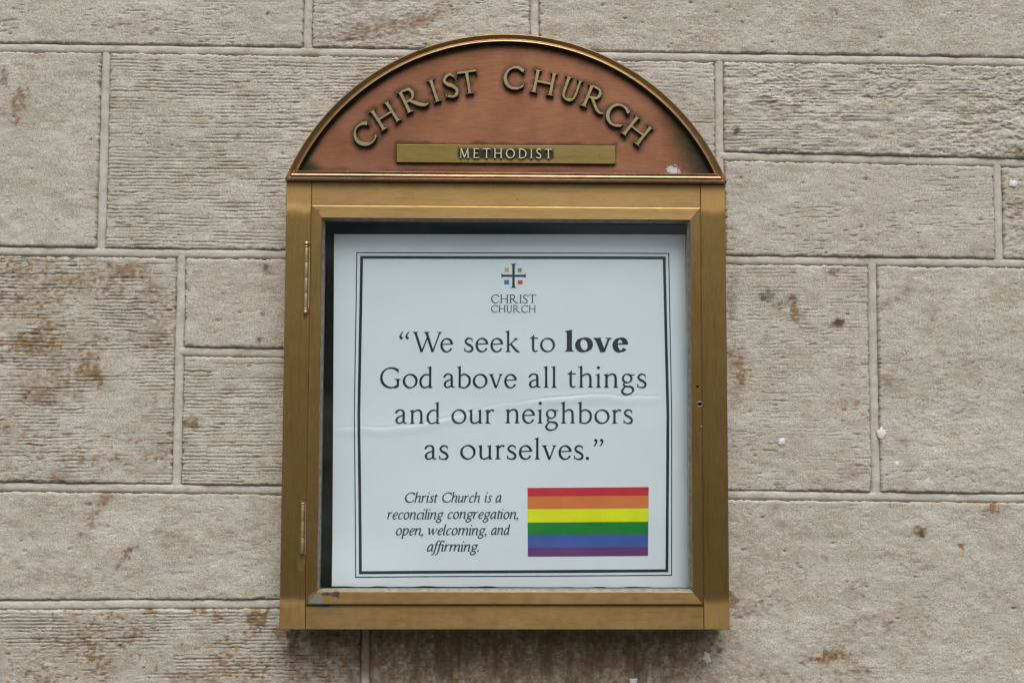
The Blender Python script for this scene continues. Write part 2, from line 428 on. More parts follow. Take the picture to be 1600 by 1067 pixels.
        f.stem(100, 0, 650); f.foot(100, l=52, r=30); f.foot(100, y=650, up=-1, l=52, r=30)
        f.bar(100, 634, 440, 634, H*1.1); f.bar(100, 335, 380, 335, H*1.1); f.bar(100, 16, 460, 16, H*1.1)
        f.poly([(450, 650), (420, 650), (425, 600), (440, 520), (456, 520)]); f.poly([(475, 0), (440, 0), (450, 50), (474, 150), (492, 150)]); f.poly([(370, 340), (372, 250), (388, 250), (388, 420), (372, 420)]); w = 490
    elif ch == 'O':
        f.arc(345, 325, 345-q*1.05, 337-H*.6, -4, 362, S*1.1, H*1.15); w = 690
    elif ch == 'D':
        f.stem(100, 0, 650); f.foot(100, l=52, r=10); f.foot(100, y=650, up=-1, l=52, r=10)
        f.c((100, 633, H*1.1), (260, 632, H*1.3), (430, 580, S*.75), (555, 450, S), (580, 330, S*1.05), (550, 180, S*.95), (430, 60, S*.7), (270, 18, H*1.2), (100, 17, H*1.1)); w = 625
    elif ch == '.':
        f.dot(55, 38, 22+q*.8); w = 110
    elif ch == ',':
        f.dot(62, 40, 22+q*.8); f.c((85, 50, S*.75), (92, 0, S*.6), (60, -75, H*.9), (15, -125, H*.5)); w = 120
    elif ch in '\u201c\u201d':
        for x in (0, 190):
            if ch == '\u201d':
                f.dot(x+85, 600, 46); f.c((x+110, 615, S*.7), (x+122, 560, S*.7), (x+85, 470, H*1.2), (x+25, 400, H*.6))
            else:
                f.dot(x+60, 452, 46); f.c((x+32, 440, S*.7), (x+22, 495, S*.7), (x+62, 585, H*1.2), (x+122, 655, H*.6))
        w = 340
    else:
        w = 250
    if it:
        sh = math.tan(math.radians(11))
        return [[(x+y*sh, y) for x, y in p] for p in f.polys], w
    return f.polys, w

_gl = {}
def tris(ch, S, H, style):
    """the glyph as one clean triangulated outline: (points, triangles, ink left, ink right, advance)"""
    key = (ch, S, H, style)
    if key not in _gl:
        polys, w = glyph(ch, S, H, style)
        vs, fs, idx = [], [], {}
        for p in polys:
            r = []
            for x, y in p:
                kx = (round(x, 2), round(y, 2))
                if kx not in idx:
                    idx[kx] = len(vs); vs.append(Vector(kx))
                if not r or r[-1] != idx[kx]:
                    r.append(idx[kx])
            if len(set(r)) > 2:
                fs.append(r)
        v, e, t, ov, oe, of = delaunay_2d_cdt(vs, [], fs, 0, 1e-3)
        keep = [tuple(a) for a, o in zip(t, of) if len(o)]
        used = sorted({i for a in keep for i in a}); m = {i: k for k, i in enumerate(used)}
        pts = np.array([(v[i].x, v[i].y) for i in used])
        _gl[key] = (pts, [tuple(m[i] for i in a) for a in keep], pts[:, 0].min(), pts[:, 0].max(), w)
    return _gl[key]

SPACE = {'regular': 52, 'bold': 26, 'italic': 20}
def set_word(word, x0, x1, base, size, S, H, style='regular', slope=0.0):
    """glyphs of a word fitted between x0 and x1 (metres); returns [(points, triangles)]"""
    u = size/650.0
    pos, x = [], 0.0
    for i, ch in enumerate(word):
        pts, tr, a, b, w = tris(ch, S, H, style)
        if style == 'italic':
            adv = w+SPACE[style]
            pos.append(x); x += adv
        else:
            pos.append(x-a); x += (b-a)+SPACE[style]
            nx = word[i+1] if i+1 < len(word) else ''
            if ch == 'W': x -= 120
            if ch == 'v' or nx == 'v': x -= 22
            if ch in 'ro' and nx: x -= 8
    L = min(tris(word[0], S, H, style)[2]*u+pos[0]*u, 1e9)
    Rr = pos[-1]*u+tris(word[-1], S, H, style)[3]*u
    out = []
    k = ((x1-x0)/(Rr-L))
    for ch, p in zip(word, pos):
        pts, tr, a, b, w = tris(ch, S, H, style)
        kk = 1+(k-1)*(.55 if style == 'regular' else .95)                       # part of the fit goes into the letters, the rest into the spacing
        gc = (a+b)/2*u+p*u
        gx = x0+(gc-L)*k
        hw = (b-a)/2*u
        # keep the outer letters' ink on the limits
        X = gx+(pts[:, 0]-(a+b)/2)*u*kk
        out.append((np.c_[X, base+slope*(X-x0)+pts[:, 1]*u], tr))
    return out
# ------------------------------------------------------------------ the stone wall
WY = 0.07                                   # mean face of the masonry
def stone_material():
    k = Mat('limestone')
    fine = k.noise(470, 4, .68); mid = k.noise(150, 4, .6); big = k.noise(9, 4, .6)
    flat = k.noise(60, 4, .65, stretch=(.35, 1, 1.6))
    base = k.mix(k.ramp(big, .3, .7), (.475, .458, .385), (.548, .535, .468))
    base = k.mix(k.ramp(flat, .45, .72, 0, .55), base, (.40, .365, .30))
    base = k.mix(k.ramp(k.noise(24, 5, .65, off=(2, 5, 1)), .44, .72, 0, .75), base, (.415, .365, .25))
    base = k.mix(k.ramp(k.noise(34, 5, .7, off=(7, 1, 3)), .50, .74, 0, .6), base, (.41, .32, .20))
    base = k.mix(k.attr('tint'), base, (.50, .445, .375))
    base = k.mix(k.ramp(fine, .34, .54, .60, 0.0), base, (.20, .18, .14))
    base = k.mix(k.ramp(fine, .52, .68, 0, .60), base, (.68, .66, .62))
    spk = k.noise(330, 2, .5, off=(3, 1, 2))
    base = k.mix(k.ramp(spk, .66, .74, 0, .55), base, (.10, .085, .07))
    ru = k.attr('rust')
    rn = k.math('MULTIPLY', ru, k.ramp(mid, .28, .62, k.ramp(ru, .45, .95, .35, .66), 1.15))
    rn = k.math('MULTIPLY', rn, k.ramp(fine, .3, .65, k.ramp(ru, .45, .95, .45, .66), 1.1))
    base = k.mix(k.ramp(rn, .04, .95, 0, .92), base, k.mix(k.ramp(k.noise(170, 4, .65), .32, .66), (.155, .080, .032), k.mix(k.ramp(k.noise(35, 3), .4, .6), (.31, .165, .065), (.27, .18, .085))))
    gr = k.math('MULTIPLY', k.attr('grime_shade'), k.ramp(k.noise(120, 4, .6, stretch=(1, 1, .22)), .25, .6, .68, 1.08))
    base = k.mix(k.ramp(gr, .03, .95, 0, .93), base, (.098, .075, .038))
    k.set(Base_Color=base, Roughness=.92, Specular_IOR_Level=.25)
    h = k.math('ADD', k.math('MULTIPLY', fine, 1.0), k.math('MULTIPLY', mid, .35))
    k.bump(h, .55, .0022)
    return k.m
def mortar_material():
    k = Mat('mortar')
    n = k.noise(25, 4); f = k.noise(500, 3)
    c = k.mix(k.ramp(n, .35, .65), (.49, .468, .40), (.55, .53, .465))
    c = k.mix(k.ramp(f, .4, .7, 0, .25), c, (.36, .31, .26))
    c = k.mix(k.ramp(k.noise(30, 5, .65, off=(4, 2, 1)), .50, .72, 0, .6), c, (.34, .29, .21))
    c = k.mix(k.math('MULTIPLY', k.blob(-.222, -.395, .10, .055, 3, .5, 60), .72), c, (.17, .135, .085))
    k.set(Base_Color=c, Roughness=.9, Specular_IOR_Level=.25); k.bump(k.math('ADD', f, k.noise(120, 4)), .7, .0018)
    return k.m
STONE, MORTAR = stone_material(), mortar_material()

wall = thing('stone_wall', (0, WY+.05, -.95), 'pale limestone block wall with tooled faces and raised mortar joints, behind the bronze case', 'wall')

# stains measured on the wall, with shade painted under the case: (u, v, half width, half height, tilt, strength) in photo pixels
RUST = [(45, 400, 60, 22, 0, .5), (100, 440, 70, 26, 0, .55), (195, 425, 40, 16, 0, .85), (225, 460, 45, 30, 0, .6), (45, 535, 60, 22, .2, .9), (75, 545, 30, 26, 0, .6),
        (80, 600, 70, 40, 0, .62), (148, 585, 16, 22, .5, .95), (150, 515, 10, 12, 0, .6), (240, 520, 34, 34, 0, .62), (300, 662, 18, 11, 0, 1), (70, 622, 28, 12, 0, .8), (20, 690, 40, 20, 0, .4),
        (245, 640, 20, 35, 0, .4), (110, 560, 45, 60, .3, .35), (90, 745, 16, 8, 0, .7), (130, 470, 60, 14, 0, .3), (360, 440, 40, 25, 0, .35), (415, 430, 16, 30, 0, .4),
        (30, 160, 14, 34, -.25, .85), (8, 118, 10, 20, 0, .8), (8, 165, 12, 20, 0, .55), (60, 82, 26, 8, 0, .45), (225, 130, 14, 12, .5, .5), (178, 105, 6, 6, 0, .5), (178, 155, 6, 6, 0, .5), (240, 40, 40, 16, 0, .25), (320, 195, 10, 12, 0, .25),
        (160, 782, 10, 26, -.5, .75), (140, 815, 14, 12, 0, .75), (128, 832, 10, 8, 0, .7), (200, 862, 8, 22, -.6, 1), (255, 838, 22, 14, -.4, .6), (90, 895, 50, 16, 0, .45), (25, 835, 30, 14, 0, .35), (65, 798, 12, 8, 0, .5), (200, 900, 22, 10, 0, .35), (310, 770, 50, 10, 0, .45), (285, 820, 30, 20, .4, .3), (10, 880, 20, 10, 0, .35),
        (402, 970, 16, 28, -.5, 1), (380, 1003, 8, 14, -.5, .7), (120, 1000, 120, 40, 0, .42), (40, 975, 60, 24, 0, .4), (60, 1050, 90, 24, 0, .55), (190, 1035, 60, 24, 0, .4), (300, 1055, 60, 16, 0, .65), (280, 1060, 16, 10, 0, .8), (440, 990, 16, 14, 0, .9), (452, 1020, 22, 40, -.3, .75), (470, 1055, 30, 16, 0, .6), (220, 1010, 200, 60, 0, .25), (395, 1055, 20, 16, 0, .7),
        (610, 40, 80, 12, .3, .75), (660, 32, 60, 10, .4, .75), (700, 18, 50, 8, .3, .45), (560, 12, 40, 10, 0, .45), (530, 58, 60, 8, 0, .65), (640, 55, 40, 8, 0, .6), (770, 40, 16, 12, 0, .35), (545, 40, 40, 14, 0, .35),
        (560, 1020, 110, 50, 0, .8), (700, 1030, 120, 50, 0, .9), (830, 1035, 120, 50, 0, .85), (960, 1030, 110, 50, 0, .85), (1060, 1030, 60, 45, 0, .75), (800, 1060, 300, 30, 0, .6), (620, 1060, 120, 30, 0, .5),
        (1145, 943, 12, 16, 0, .95), (1175, 955, 40, 14, .2, .7), (1130, 1000, 40, 26, 0, .6), (1180, 1055, 90, 18, 0, .6), (1300, 1024, 48, 10, .15, .95), (1310, 1010, 60, 22, .1, .45), (1340, 1050, 50, 6, 0, .6), (1335, 918, 30, 14, 0, .55), (1190, 868, 50, 14, .25, .4), (1160, 890, 16, 22, 0, .5), (1250, 865, 20, 12, .4, .5), (1437, 830, 11, 9, 0, 1), (1550, 793, 14, 12, 0, .95), (1502, 851, 7, 6, 0, .9), (1555, 850, 12, 12, 0, .5), (1540, 900, 16, 14, 0, .4), (1215, 925, 40, 16, 0, .35), (1385, 955, 40, 12, 0, .3), (1190, 1052, 6, 8, 0, .9), (1210, 800, 12, 10, 0, .5), (1290, 870, 10, 8, 0, .5),
        (1240, 480, 9, 24, .25, .95), (1250, 495, 8, 14, 0, .7), (1185, 430, 14, 20, .4, .4), (1240, 430, 10, 26, .3, .4), (1300, 425, 10, 12, 0, .8), (1150, 570, 18, 30, .2, .7), (1157, 590, 10, 18, .2, .9), (1148, 625, 8, 16, 0, .6), (1190, 580, 30, 20, 0, .35), (1320, 636, 5, 5, 0, 1), (1340, 628, 6, 6, 0, .7), (1330, 590, 10, 26, 0, .4), (1369, 440, 4, 30, 0, .8), (1369, 560, 4, 40, 0, .8), (1372, 610, 6, 40, 0, .8), (1385, 600, 8, 12, 0, .7), (1362, 650, 6, 16, 0, .9), (1385, 475, 22, 8, .6, .65), (1420, 450, 10, 16, -.4, .55), (1460, 490, 8, 18, -.4, .5), (1415, 690, 8, 8, 0, .6), (1385, 690, 12, 14, 0, .5), (1265, 645, 12, 8, 0, .5), (1480, 600, 30, 8, 0, .25), (1330, 740, 26, 16, .4, .5), (1540, 740, 40, 26, 0, .3), (1245, 680, 40, 10, .3, .35), (1160, 700, 20, 10, .4, .3), (1310, 507, 13, 8, 0, 1), (1440, 412, 30, 5, 0, .5),
        (1590, 236, 14, 8, 0, .9), (1590, 330, 14, 26, 0, .55), (1200, 160, 26, 8, 0, .5), (1215, 170, 14, 10, 0, .5), (1340, 128, 24, 6, 0, .4), (1300, 20, 6, 10, 0, .6), (1350, 256, 20, 3, 0, .5), (1480, 265, 6, 4, 0, .6), (1290, 298, 14, 6, 0, .3), (1550, 110, 30, 3, 0, .5)]
GRIME_SHADE = [(620, 990, 90, 16, 0, .7), (740, 1005, 100, 22, 0, .72), (860, 995, 110, 20, 0, .8), (980, 1000, 100, 20, 0, .78), (1070, 995, 50, 18, 0, .6), (540, 990, 30, 14, 0, .5), (700, 1040, 90, 24, 0, .4), (930, 1035, 120, 20, 0, .42),
         (460, 1000, 10, 26, 0, .75), (505, 1010, 14, 26, -.5, .5), (450, 1020, 10, 8, 0, .7), (1125, 1016, 5, 5, 0, 1), (1140, 985, 14, 10, 0, .4),
         (1197, 463, 14, 8, .3, .8), (1218, 478, 8, 8, .6, .7), (1143, 470, 8, 34, 0, .5), (1146, 430, 8, 30, 0, .35), (114, 400, 6, 7, 0, .9), (1437, 834, 6, 5, 0, 1), (1447, 932, 5, 4, 0, .7), (1311, 505, 9, 5, 0, 1), (1372, 368, 3, 3, 0, 1),
         (405, 530, 7, 5, 0, .9), (412, 490, 5, 6, 0, .7), (415, 420, 5, 6, 0, .7), (370, 215, 7, 5, 0, .6), (85, 165, 20, 8, .3, .3), (265, 230, 30, 10, -.4, .3), (330, 245, 30, 8, -.3, .25), (235, 52, 4, 3, 0, .7), (418, 22, 3, 3, 0, .9), (1307, 18, 3, 5, 0, .9), (1376, 58, 4, 3, 0, .8), (1160, 35, 4, 3, 0, .8), (1060, 690, 4, 3, 0, 0), (1150, 205, 6, 6, 0, .8), (1150, 152, 14, 3, .1, .6), (1180, 163, 24, 3, .05, .5), (1555, 172, 18, 4, .2, .6), (1585, 160, 12, 3, 0, .6), (1360, 150, 8, 4, .4, .6), (1290, 135, 6, 3, .3, .6),
         (190, 1030, 70, 30, 0, .2), (110, 1000, 120, 40, 0, .2), (1020, 92, 60, 2, 0, .5), (1340, 1048, 20, 3, 0, .5)]
def blobs(L, X, Z, seed):
    r = np.zeros_like(X)
    for i, (u, v, ru, rv, ti, s) in enumerate(L):
        x, z = at(u, v, WY); sc = .00105
        dx, dz = (X-x), (Z-z); c, sn = math.cos(ti), -math.sin(ti)
        a, b = (dx*c-dz*sn)/(ru*sc*1.15), (dx*sn+dz*c)/(rv*sc*1.15)
        d = np.sqrt(a*a+b*b)
        near = d < 2.8
        if not near.any(): continue
        n = fbm(X[near]*130, Z[near]*170, seed+i, 4, .6)
        r[near] = np.maximum(r[near], np.maximum(s*sstep(1.5, .0, d[near]+n*.5), .38*s*sstep(2.1, .5, d[near]+n*.5)))
    return r

def block(x0, x1, z0, z1, seed, tool=.5, grain=1.0, cleft=0.0, tint=0.0, rustn=0.0, off=0.0, fine=True, label=None, top=None, bot=None):
    """one ashlar block; top / bot are the z of its upper / lower bed at its two ends"""
    dx, dz = (.0021, .00125) if fine else (.008, .008)
    nx, nz = max(8, int((x1-x0)/dx)), max(8, int((z1-z0)/dz))
    gx = np.linspace(0, 1, nx+1)
    gz = np.linspace(0, 1, nz+1)
    GX, GZ = np.meshgrid(gx, gz)
    X = x0+(x1-x0)*GX
    zb = (bot[0]+(bot[1]-bot[0])*GX) if bot else z0
    zt = (top[0]+(top[1]-top[0])*GX) if top else z1
    Z = zb+(zt-zb)*GZ
    w = .0016
    dl = X-x0-(.6+.8*vn(Z*90, Z*0+.5, seed)+.7*vn(Z*300, Z*0, seed+1))*w*1.0
    dr = x1-X-(.6+.8*vn(Z*90, Z*0+.5, seed+2)+.7*vn(Z*300, Z*0, seed+3))*w*1.0
    db = Z-zb-(.6+.8*vn(X*70, X*0+.5, seed+4)+.7*vn(X*260, X*0, seed+5))*w
    dt = zt-Z-(.6+.8*vn(X*70, X*0+.5, seed+6)+.7*vn(X*260, X*0, seed+7))*w
    d = np.minimum(np.minimum(dl, dr), np.minimum(db, dt))
    rr = .0045+.0015*vn(X*40, Z*40, seed+9)
    t = np.clip(d/rr, 0, 1)
    edge = -(1-np.sqrt(np.clip(1-(1-t)**2, 0, 1)))*.0045-.010*sstep(.0006, -.0014, d)
    h = off+.0016*fbm(X*7, Z*9, seed+10, 3)+.0007*fbm(X*45, Z*60, seed+11, 3)
    # tooling: wavering chisel furrows, strong in places and worn away in others
    v = Z+.0009*vn(X*14, Z*25, seed+12)+.0009*vn(X*95, Z*110, seed+13)+.0004*vn(X*260, Z*150, seed+33)+.0022*vn(X*2.6, Z*5, seed+14)
    ph = v/.0058+.5*vn(X*4, Z*30, seed+15)
    row = np.floor(ph); s = ph-row
    amp = sstep(-.55, .45, vn(X*16, row*.71+.3, seed+16)+.35*vn(X*60, row*.37, seed+17))
    patch = sstep(-.45, .35, fbm(X*6.5, Z*9, seed+18, 3)+(tool-.5)*1.7)
    wid = .105+.06*vn(X*40, row*.9, seed+34)
    fur = np.exp(-((s-.5)/wid)**2)*amp*patch*(.68+.32*sstep(-.5, .2, vn(X*110, row*1.7, seed+35)))
    h -= fur*.0026*min(1, tool*1.6)
    # grain of the sawn or bush-hammered stone
    g = fbm(X*170, Z*230, seed+20, 3, .6)
    h += g*.00015*grain
    # little pits
    pit = np.zeros_like(X)
    if fine:
        rp = random.Random(seed)
        for _ in range(int((x1-x0)*(z1-z0)*(420 if grain > 1 else 240))):
            cx_, cz_, pr = rp.uniform(x0, x1), rp.uniform(z0, z1), .0009+.0022*rp.random()**3
            i, j = int((cx_-x0)/(x1-x0)*nx), int((cz_-z0)/(z1-z0)*nz)
            sl = (slice(max(0, j-6), j+7), slice(max(0, i-5), i+6))
            pit[sl] = np.maximum(pit[sl], np.exp(-(((X[sl]-cx_)/(pr*1.3))**2+((Z[sl]-cz_)/pr)**2+.5*vn(X[sl]*700, Z[sl]*700, seed))))
    h -= pit*.0020
    # short open grain lines left by the saw
    dash = sstep(.50, .82, vn(X*75, Z*430, seed+36)+.25*vn(X*260, Z*500, seed+37))*sstep(-.55, .5, fbm(X*12, Z*16, seed+38, 3))
    dash = dash*(.45 if tool < .2 else 1)
    h -= dash*.0011
    # riven ledges
    if cleft:
        q = fbm(X*19, Z*30, seed+23, 5, .6)*1.25
        st = (q-np.floor(q)); led = sstep(0, .16, st)*sstep(1.0, .35, st)
        h += cleft*(led*.0018-.0009)*sstep(-.5, .3, vn(X*11, Z*13, seed+24))+cleft*.0011*fbm(X*30, Z*70, seed+25, 4, .6)
    h += edge
    Y = WY-h
    me = bpy.data.meshes.new('stone_block')
    n = (nx+1)*(nz+1)
    co = np.empty((n, 3), np.float32); co[:, 0] = X.ravel(); co[:, 1] = Y.ravel(); co[:, 2] = Z.ravel()
    # run the rim back into the wall so that each block is a solid
    i0 = (np.arange(nz)[:, None]*(nx+1)+np.arange(nx)[None, :]).ravel()
    quads = np.stack([i0, i0+1, i0+nx+2, i0+nx+1], 1)
    rim = np.concatenate([np.arange(nx+1), (np.arange(1, nz+1)*(nx+1)+nx), (nz*(nx+1)+np.arange(nx-1, -1, -1)), (np.arange(nz-1, 0, -1)*(nx+1))])
    back = co[rim].copy(); back[:, 1] = WY+.06
    m = len(rim); bi = n+np.arange(m)
    rq = np.stack([rim, bi, np.roll(bi, -1), np.roll(rim, -1)], 1)
    co = np.vstack([co, back]); quads = np.vstack([quads, rq])
    me.vertices.add(len(co)); me.vertices.foreach_set('co', co.ravel())
    me.loops.add(quads.size); me.loops.foreach_set('vertex_index', quads.ravel().astype(np.int32))
    me.polygons.add(len(quads)); me.polygons.foreach_set('loop_start', (np.arange(len(quads))*4).astype(np.int32)); me.polygons.foreach_set('loop_total', np.full(len(quads), 4, np.int32))
    me.update(calc_edges=True)
    Rv, Gv = blobs(RUST, X, Z, 500), blobs(GRIME_SHADE, X, Z, 900)
    gen = sstep(-.35, 1.2, fbm(X*9, Z*14, seed+40, 5, .65))*np.minimum(rustn, .75)*1.20*(.45+.75*sstep(-.25, .6, vn(X*190, Z*330, seed+44)+.4*vn(X*420, Z*600, seed+45)))
    small = sstep(.55, .95, vn(X*150, Z*170, seed+41))*sstep(0, .6, vn(X*13, Z*15, seed+42))*(.35+rustn)
    Rv = np.clip(np.maximum(Rv, gen)+small*.55+Rv*fur*.25, 0, 1)
    # dirty strip under the case, its shade painted in, with runs going down
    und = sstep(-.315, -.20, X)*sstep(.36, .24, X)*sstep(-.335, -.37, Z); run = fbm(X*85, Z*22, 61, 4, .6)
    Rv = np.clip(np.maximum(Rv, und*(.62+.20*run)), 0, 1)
    Gv = np.maximum(Gv, sstep(-.345, -.30, X)*sstep(.37, .30, X)*sstep(-.418, -.366, Z+.012*run+.006*fbm(X*18, Z*20, 63))*sstep(-.335, -.355, Z)*.66)  # dark band below the case: dirt with the case's shade painted in
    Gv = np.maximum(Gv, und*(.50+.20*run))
    Gv = np.clip(np.maximum(np.maximum(Gv, pit*.5), dash*.42), 0, 1)
    Tn = np.full_like(X, tint)*(.6+.5*fbm(X*5, Z*5, seed+43, 3))
    for nm, a in (('rust', Rv), ('grime_shade', Gv), ('tint', np.clip(Tn, 0, 1))):
        at_ = me.attributes.new(nm, 'FLOAT', 'POINT')
        at_.data.foreach_set('value', np.concatenate([a.ravel(), np.zeros(m)]).astype(np.float32))
    o = link('stone_block', me, STONE, wall, True)
    if label: o['label'] = label
    return o

J = .0065                                        # half a joint
lin_ = lambda a, b: (lambda x: a+(b-a)*(x+.85)/1.7)
B1, B2, B3 = lin_(.5855, .5765), lin_(.2475, .2370), lin_(-.1335, -.1485)
def row(x0, x1, zb, zt, *a, **k):
    f = lambda z, s: ((z(x0+J)+s*J, z(x1-J)+s*J) if callable(z) else (z+s*J, z+s*J))
    b, t = f(zb, 1), f(zt, -1)
    return block(x0+J, x1-J, min(b), max(t), *a, bot=b, top=t, **k)
L, RT, TOP, BOT = -1.02, 1.04, .86, -.62
# course above the case
row(L, -.329, B1, TOP, 11, tool=.25, grain=1.1)
row(-.329, .047, B1, TOP, 12, tool=.35, grain=1.6, cleft=.5, rustn=.25, label='block above the arch with diagonal brown stains')
row(.047, RT, B1, TOP, 13, tool=.12, grain=1.5)
# course beside the arch
row(L, -.6600, B2, B1, 14, tool=.08, grain=1.1, off=.0005)
row(-.6600, .354, B2, B1, 15, tool=.80, grain=.8, label='tooled block left of the arch with horizontal furrows')
B15 = lambda x: .413+(x-.354)*-.0155
row(.354, RT, B15, B1, 16, tool=.45, grain=1.2, cleft=1.0, off=.001, label='rough riven block with ledges and chips')
row(.354, .8160, B2, B15, 17, tool=.22, grain=1.0, tint=.42, off=.0015, label='smooth pinkish block right of the case')
row(.8160, RT, B2, B15, 18, tool=.2, grain=1.4, cleft=.6, rustn=.35)
# course beside the poster
row(L, -.5290, B3, B2, 19, tool=1.0, grain=.7, rustn=.62, label='deeply furrowed block with rust brown stains')
B25 = lambda x: .0850+(x+.529)*-.010
row(-.5290, .02, B25, B2, 20, tool=.12, grain=1.3, tint=.30, rustn=.12)
row(-.5290, .02, B3, B25, 21, tool=.78, grain=.7)
row(.02, .6040, B3, B2, 22, tool=.28, grain=1.0, tint=.28, rustn=.18)
row(.6040, RT, B3, B2, 23, tool=.15, grain=1.2, cleft=.25, rustn=.12)
# courses below
B4 = lambda x: -.3215+(x+.8)*.006
row(L, -.2220, B4, B3, 24, tool=.05, grain=1.2, rustn=.32)
row(L, -.2220, BOT, B4, 25, tool=.62, grain=.8, rustn=.80, label='brown stained block at the lower left')
row(-.2220, RT, BOT, B3, 26, tool=.05, grain=1.3, rustn=.34, tint=.12)
# outside the picture, coarser
for i, (a, b, c, d) in enumerate([(-1.9, L, B1(0), TOP), (-1.9, L, B2(0), B1(0)), (-1.9, L, B3(0), B2(0)), (-1.9, L, BOT, B3(0)), (RT, 1.9, .585, TOP), (RT, 1.9, .235, .585), (RT, 1.9, -.15, .235), (RT, 1.9, BOT, -.15),
                                  (-1.9, -.9, TOP, 1.15), (-.9, .3, TOP, 1.15), (.3, 1.9, TOP, 1.15), (-1.9, -.6, -.95, BOT), (-.6, .5, -.95, BOT), (.5, 1.9, -.95, BOT)]):
    row(a, b, c, d, 60+i, tool=.3, grain=1, fine=False, rustn=.1)

# mortar: a tooled bead in every joint, one continuous bed
mb = BM()
def bead(p, q, vert=False, dy=0.0, seed=0):
    n = max(2, int(math.hypot(q[0]-p[0], q[1]-p[1])/.004))
    prof = [(-.011, .012), (-.0075, .0062), (-.0055, .0026), (-.003, .0020), (0, .0017), (.003, .0020), (.0055, .0026), (.0075, .0062), (.011, .012)]
    v, f = [], []
    for i in range(n+1):
        t = i/n; x, z = p[0]+(q[0]-p[0])*t, p[1]+(q[1]-p[1])*t
        s = np.array([x*1.0+z*1.7]); wv = float(vn(s*30, s*0, seed))*.0006; dp = float(vn(s*55, s*0, seed+1))*.0005
        for a, y in prof:
            yy = WY+y+dy+dp+float(vn(s*200, s*0+a*400, seed+2))*.0005
            v.append((x+a+wv, yy, z) if vert else (x, yy, z+a+wv))
    k = len(prof)
    for i in range(n):
        for j in range(k-1):
            a = i*k+j
            f.append((a, a+k, a+k+1, a+1) if not vert else (a, a+1, a+k+1, a+k))
    mb.add(v, f)
E2 = 1.9
hz = [((-E2, TOP), (E2, TOP)), ((-E2, BOT), (E2, BOT)), ((L, B1(L)), (RT, B1(RT))), ((L, B2(L)), (RT, B2(RT))), ((L, B3(L)), (RT, B3(RT))),
      ((.354, B15(.354)), (RT, B15(RT))), ((-.529, B25(-.529)), (.02, B25(.02))), ((L, B4(L)), (-.222, B4(-.222))),
      ((-E2, B1(0)), (L, B1(0))), ((-E2, B2(0)), (L, B2(0))), ((-E2, B3(0)), (L, B3(0))), ((RT, .585), (E2, .585)), ((RT, .235), (E2, .235)), ((RT, -.15), (E2, -.15))]
for i, (p, q) in enumerate(hz): bead(p, q, False, 0, 100+i*7)
vt = [(-.329, B1, TOP), (.047, B1, TOP), (-.66, B2, B1), (.354, B2, B1), (.816, B2, B15), (-.529, B3, B2), (.02, B3, B2), (.604, B3, B2), (-.222, BOT, B3), (L, BOT, TOP), (RT, BOT, TOP),
      (-.9, TOP, 1.15), (.3, TOP, 1.15), (-.6, -.95, BOT), (.5, -.95, BOT)]
for i, (x, a, b) in enumerate(vt):
    a = a(x) if callable(a) else a; b = b(x) if callable(b) else b
    bead((x, a), (x, b), True, .0006, 300+i*7)
mb.build('mortar', MORTAR, wall, smooth=True)
k = Mat('white_fleck_paint'); k.set(Base_Color=k.mix(k.noise(300), (.52, .52, .53), (.78, .78, .79)), Roughness=.6); FLECK = k.m
rnd = random.Random(4)
for u, v, rx, rz in [(1212, 227, 11, 6), (1583, 288, 6, 6), (1377, 677, 7, 8), (1222, 690, 5.5, 5.5), (1401, 725, 4, 4), (1450, 749, 7, 6), (1105, 1028, 6, 9), (990, 1063, 8, 5)]:
    x, z = at(u, v, WY); b = bmesh.new(); bmesh.ops.create_icosphere(b, subdivisions=3, radius=1)
    sd = rnd.randint(0, 999)
    for q in b.verts:
        kx = 1+.4*float(vn(np.array([q.co.x*2.3+3]), np.array([q.co.z*2.3]), sd))
        q.co = Vector((x+q.co.x*rx*.00104*kx, WY+.0002+q.co.y*.0016, z+q.co.z*rz*.00104*kx))
    me = bpy.data.meshes.new('white_fleck'); b.to_mesh(me); b.free(); link('white_fleck', me, FLECK, wall, True)
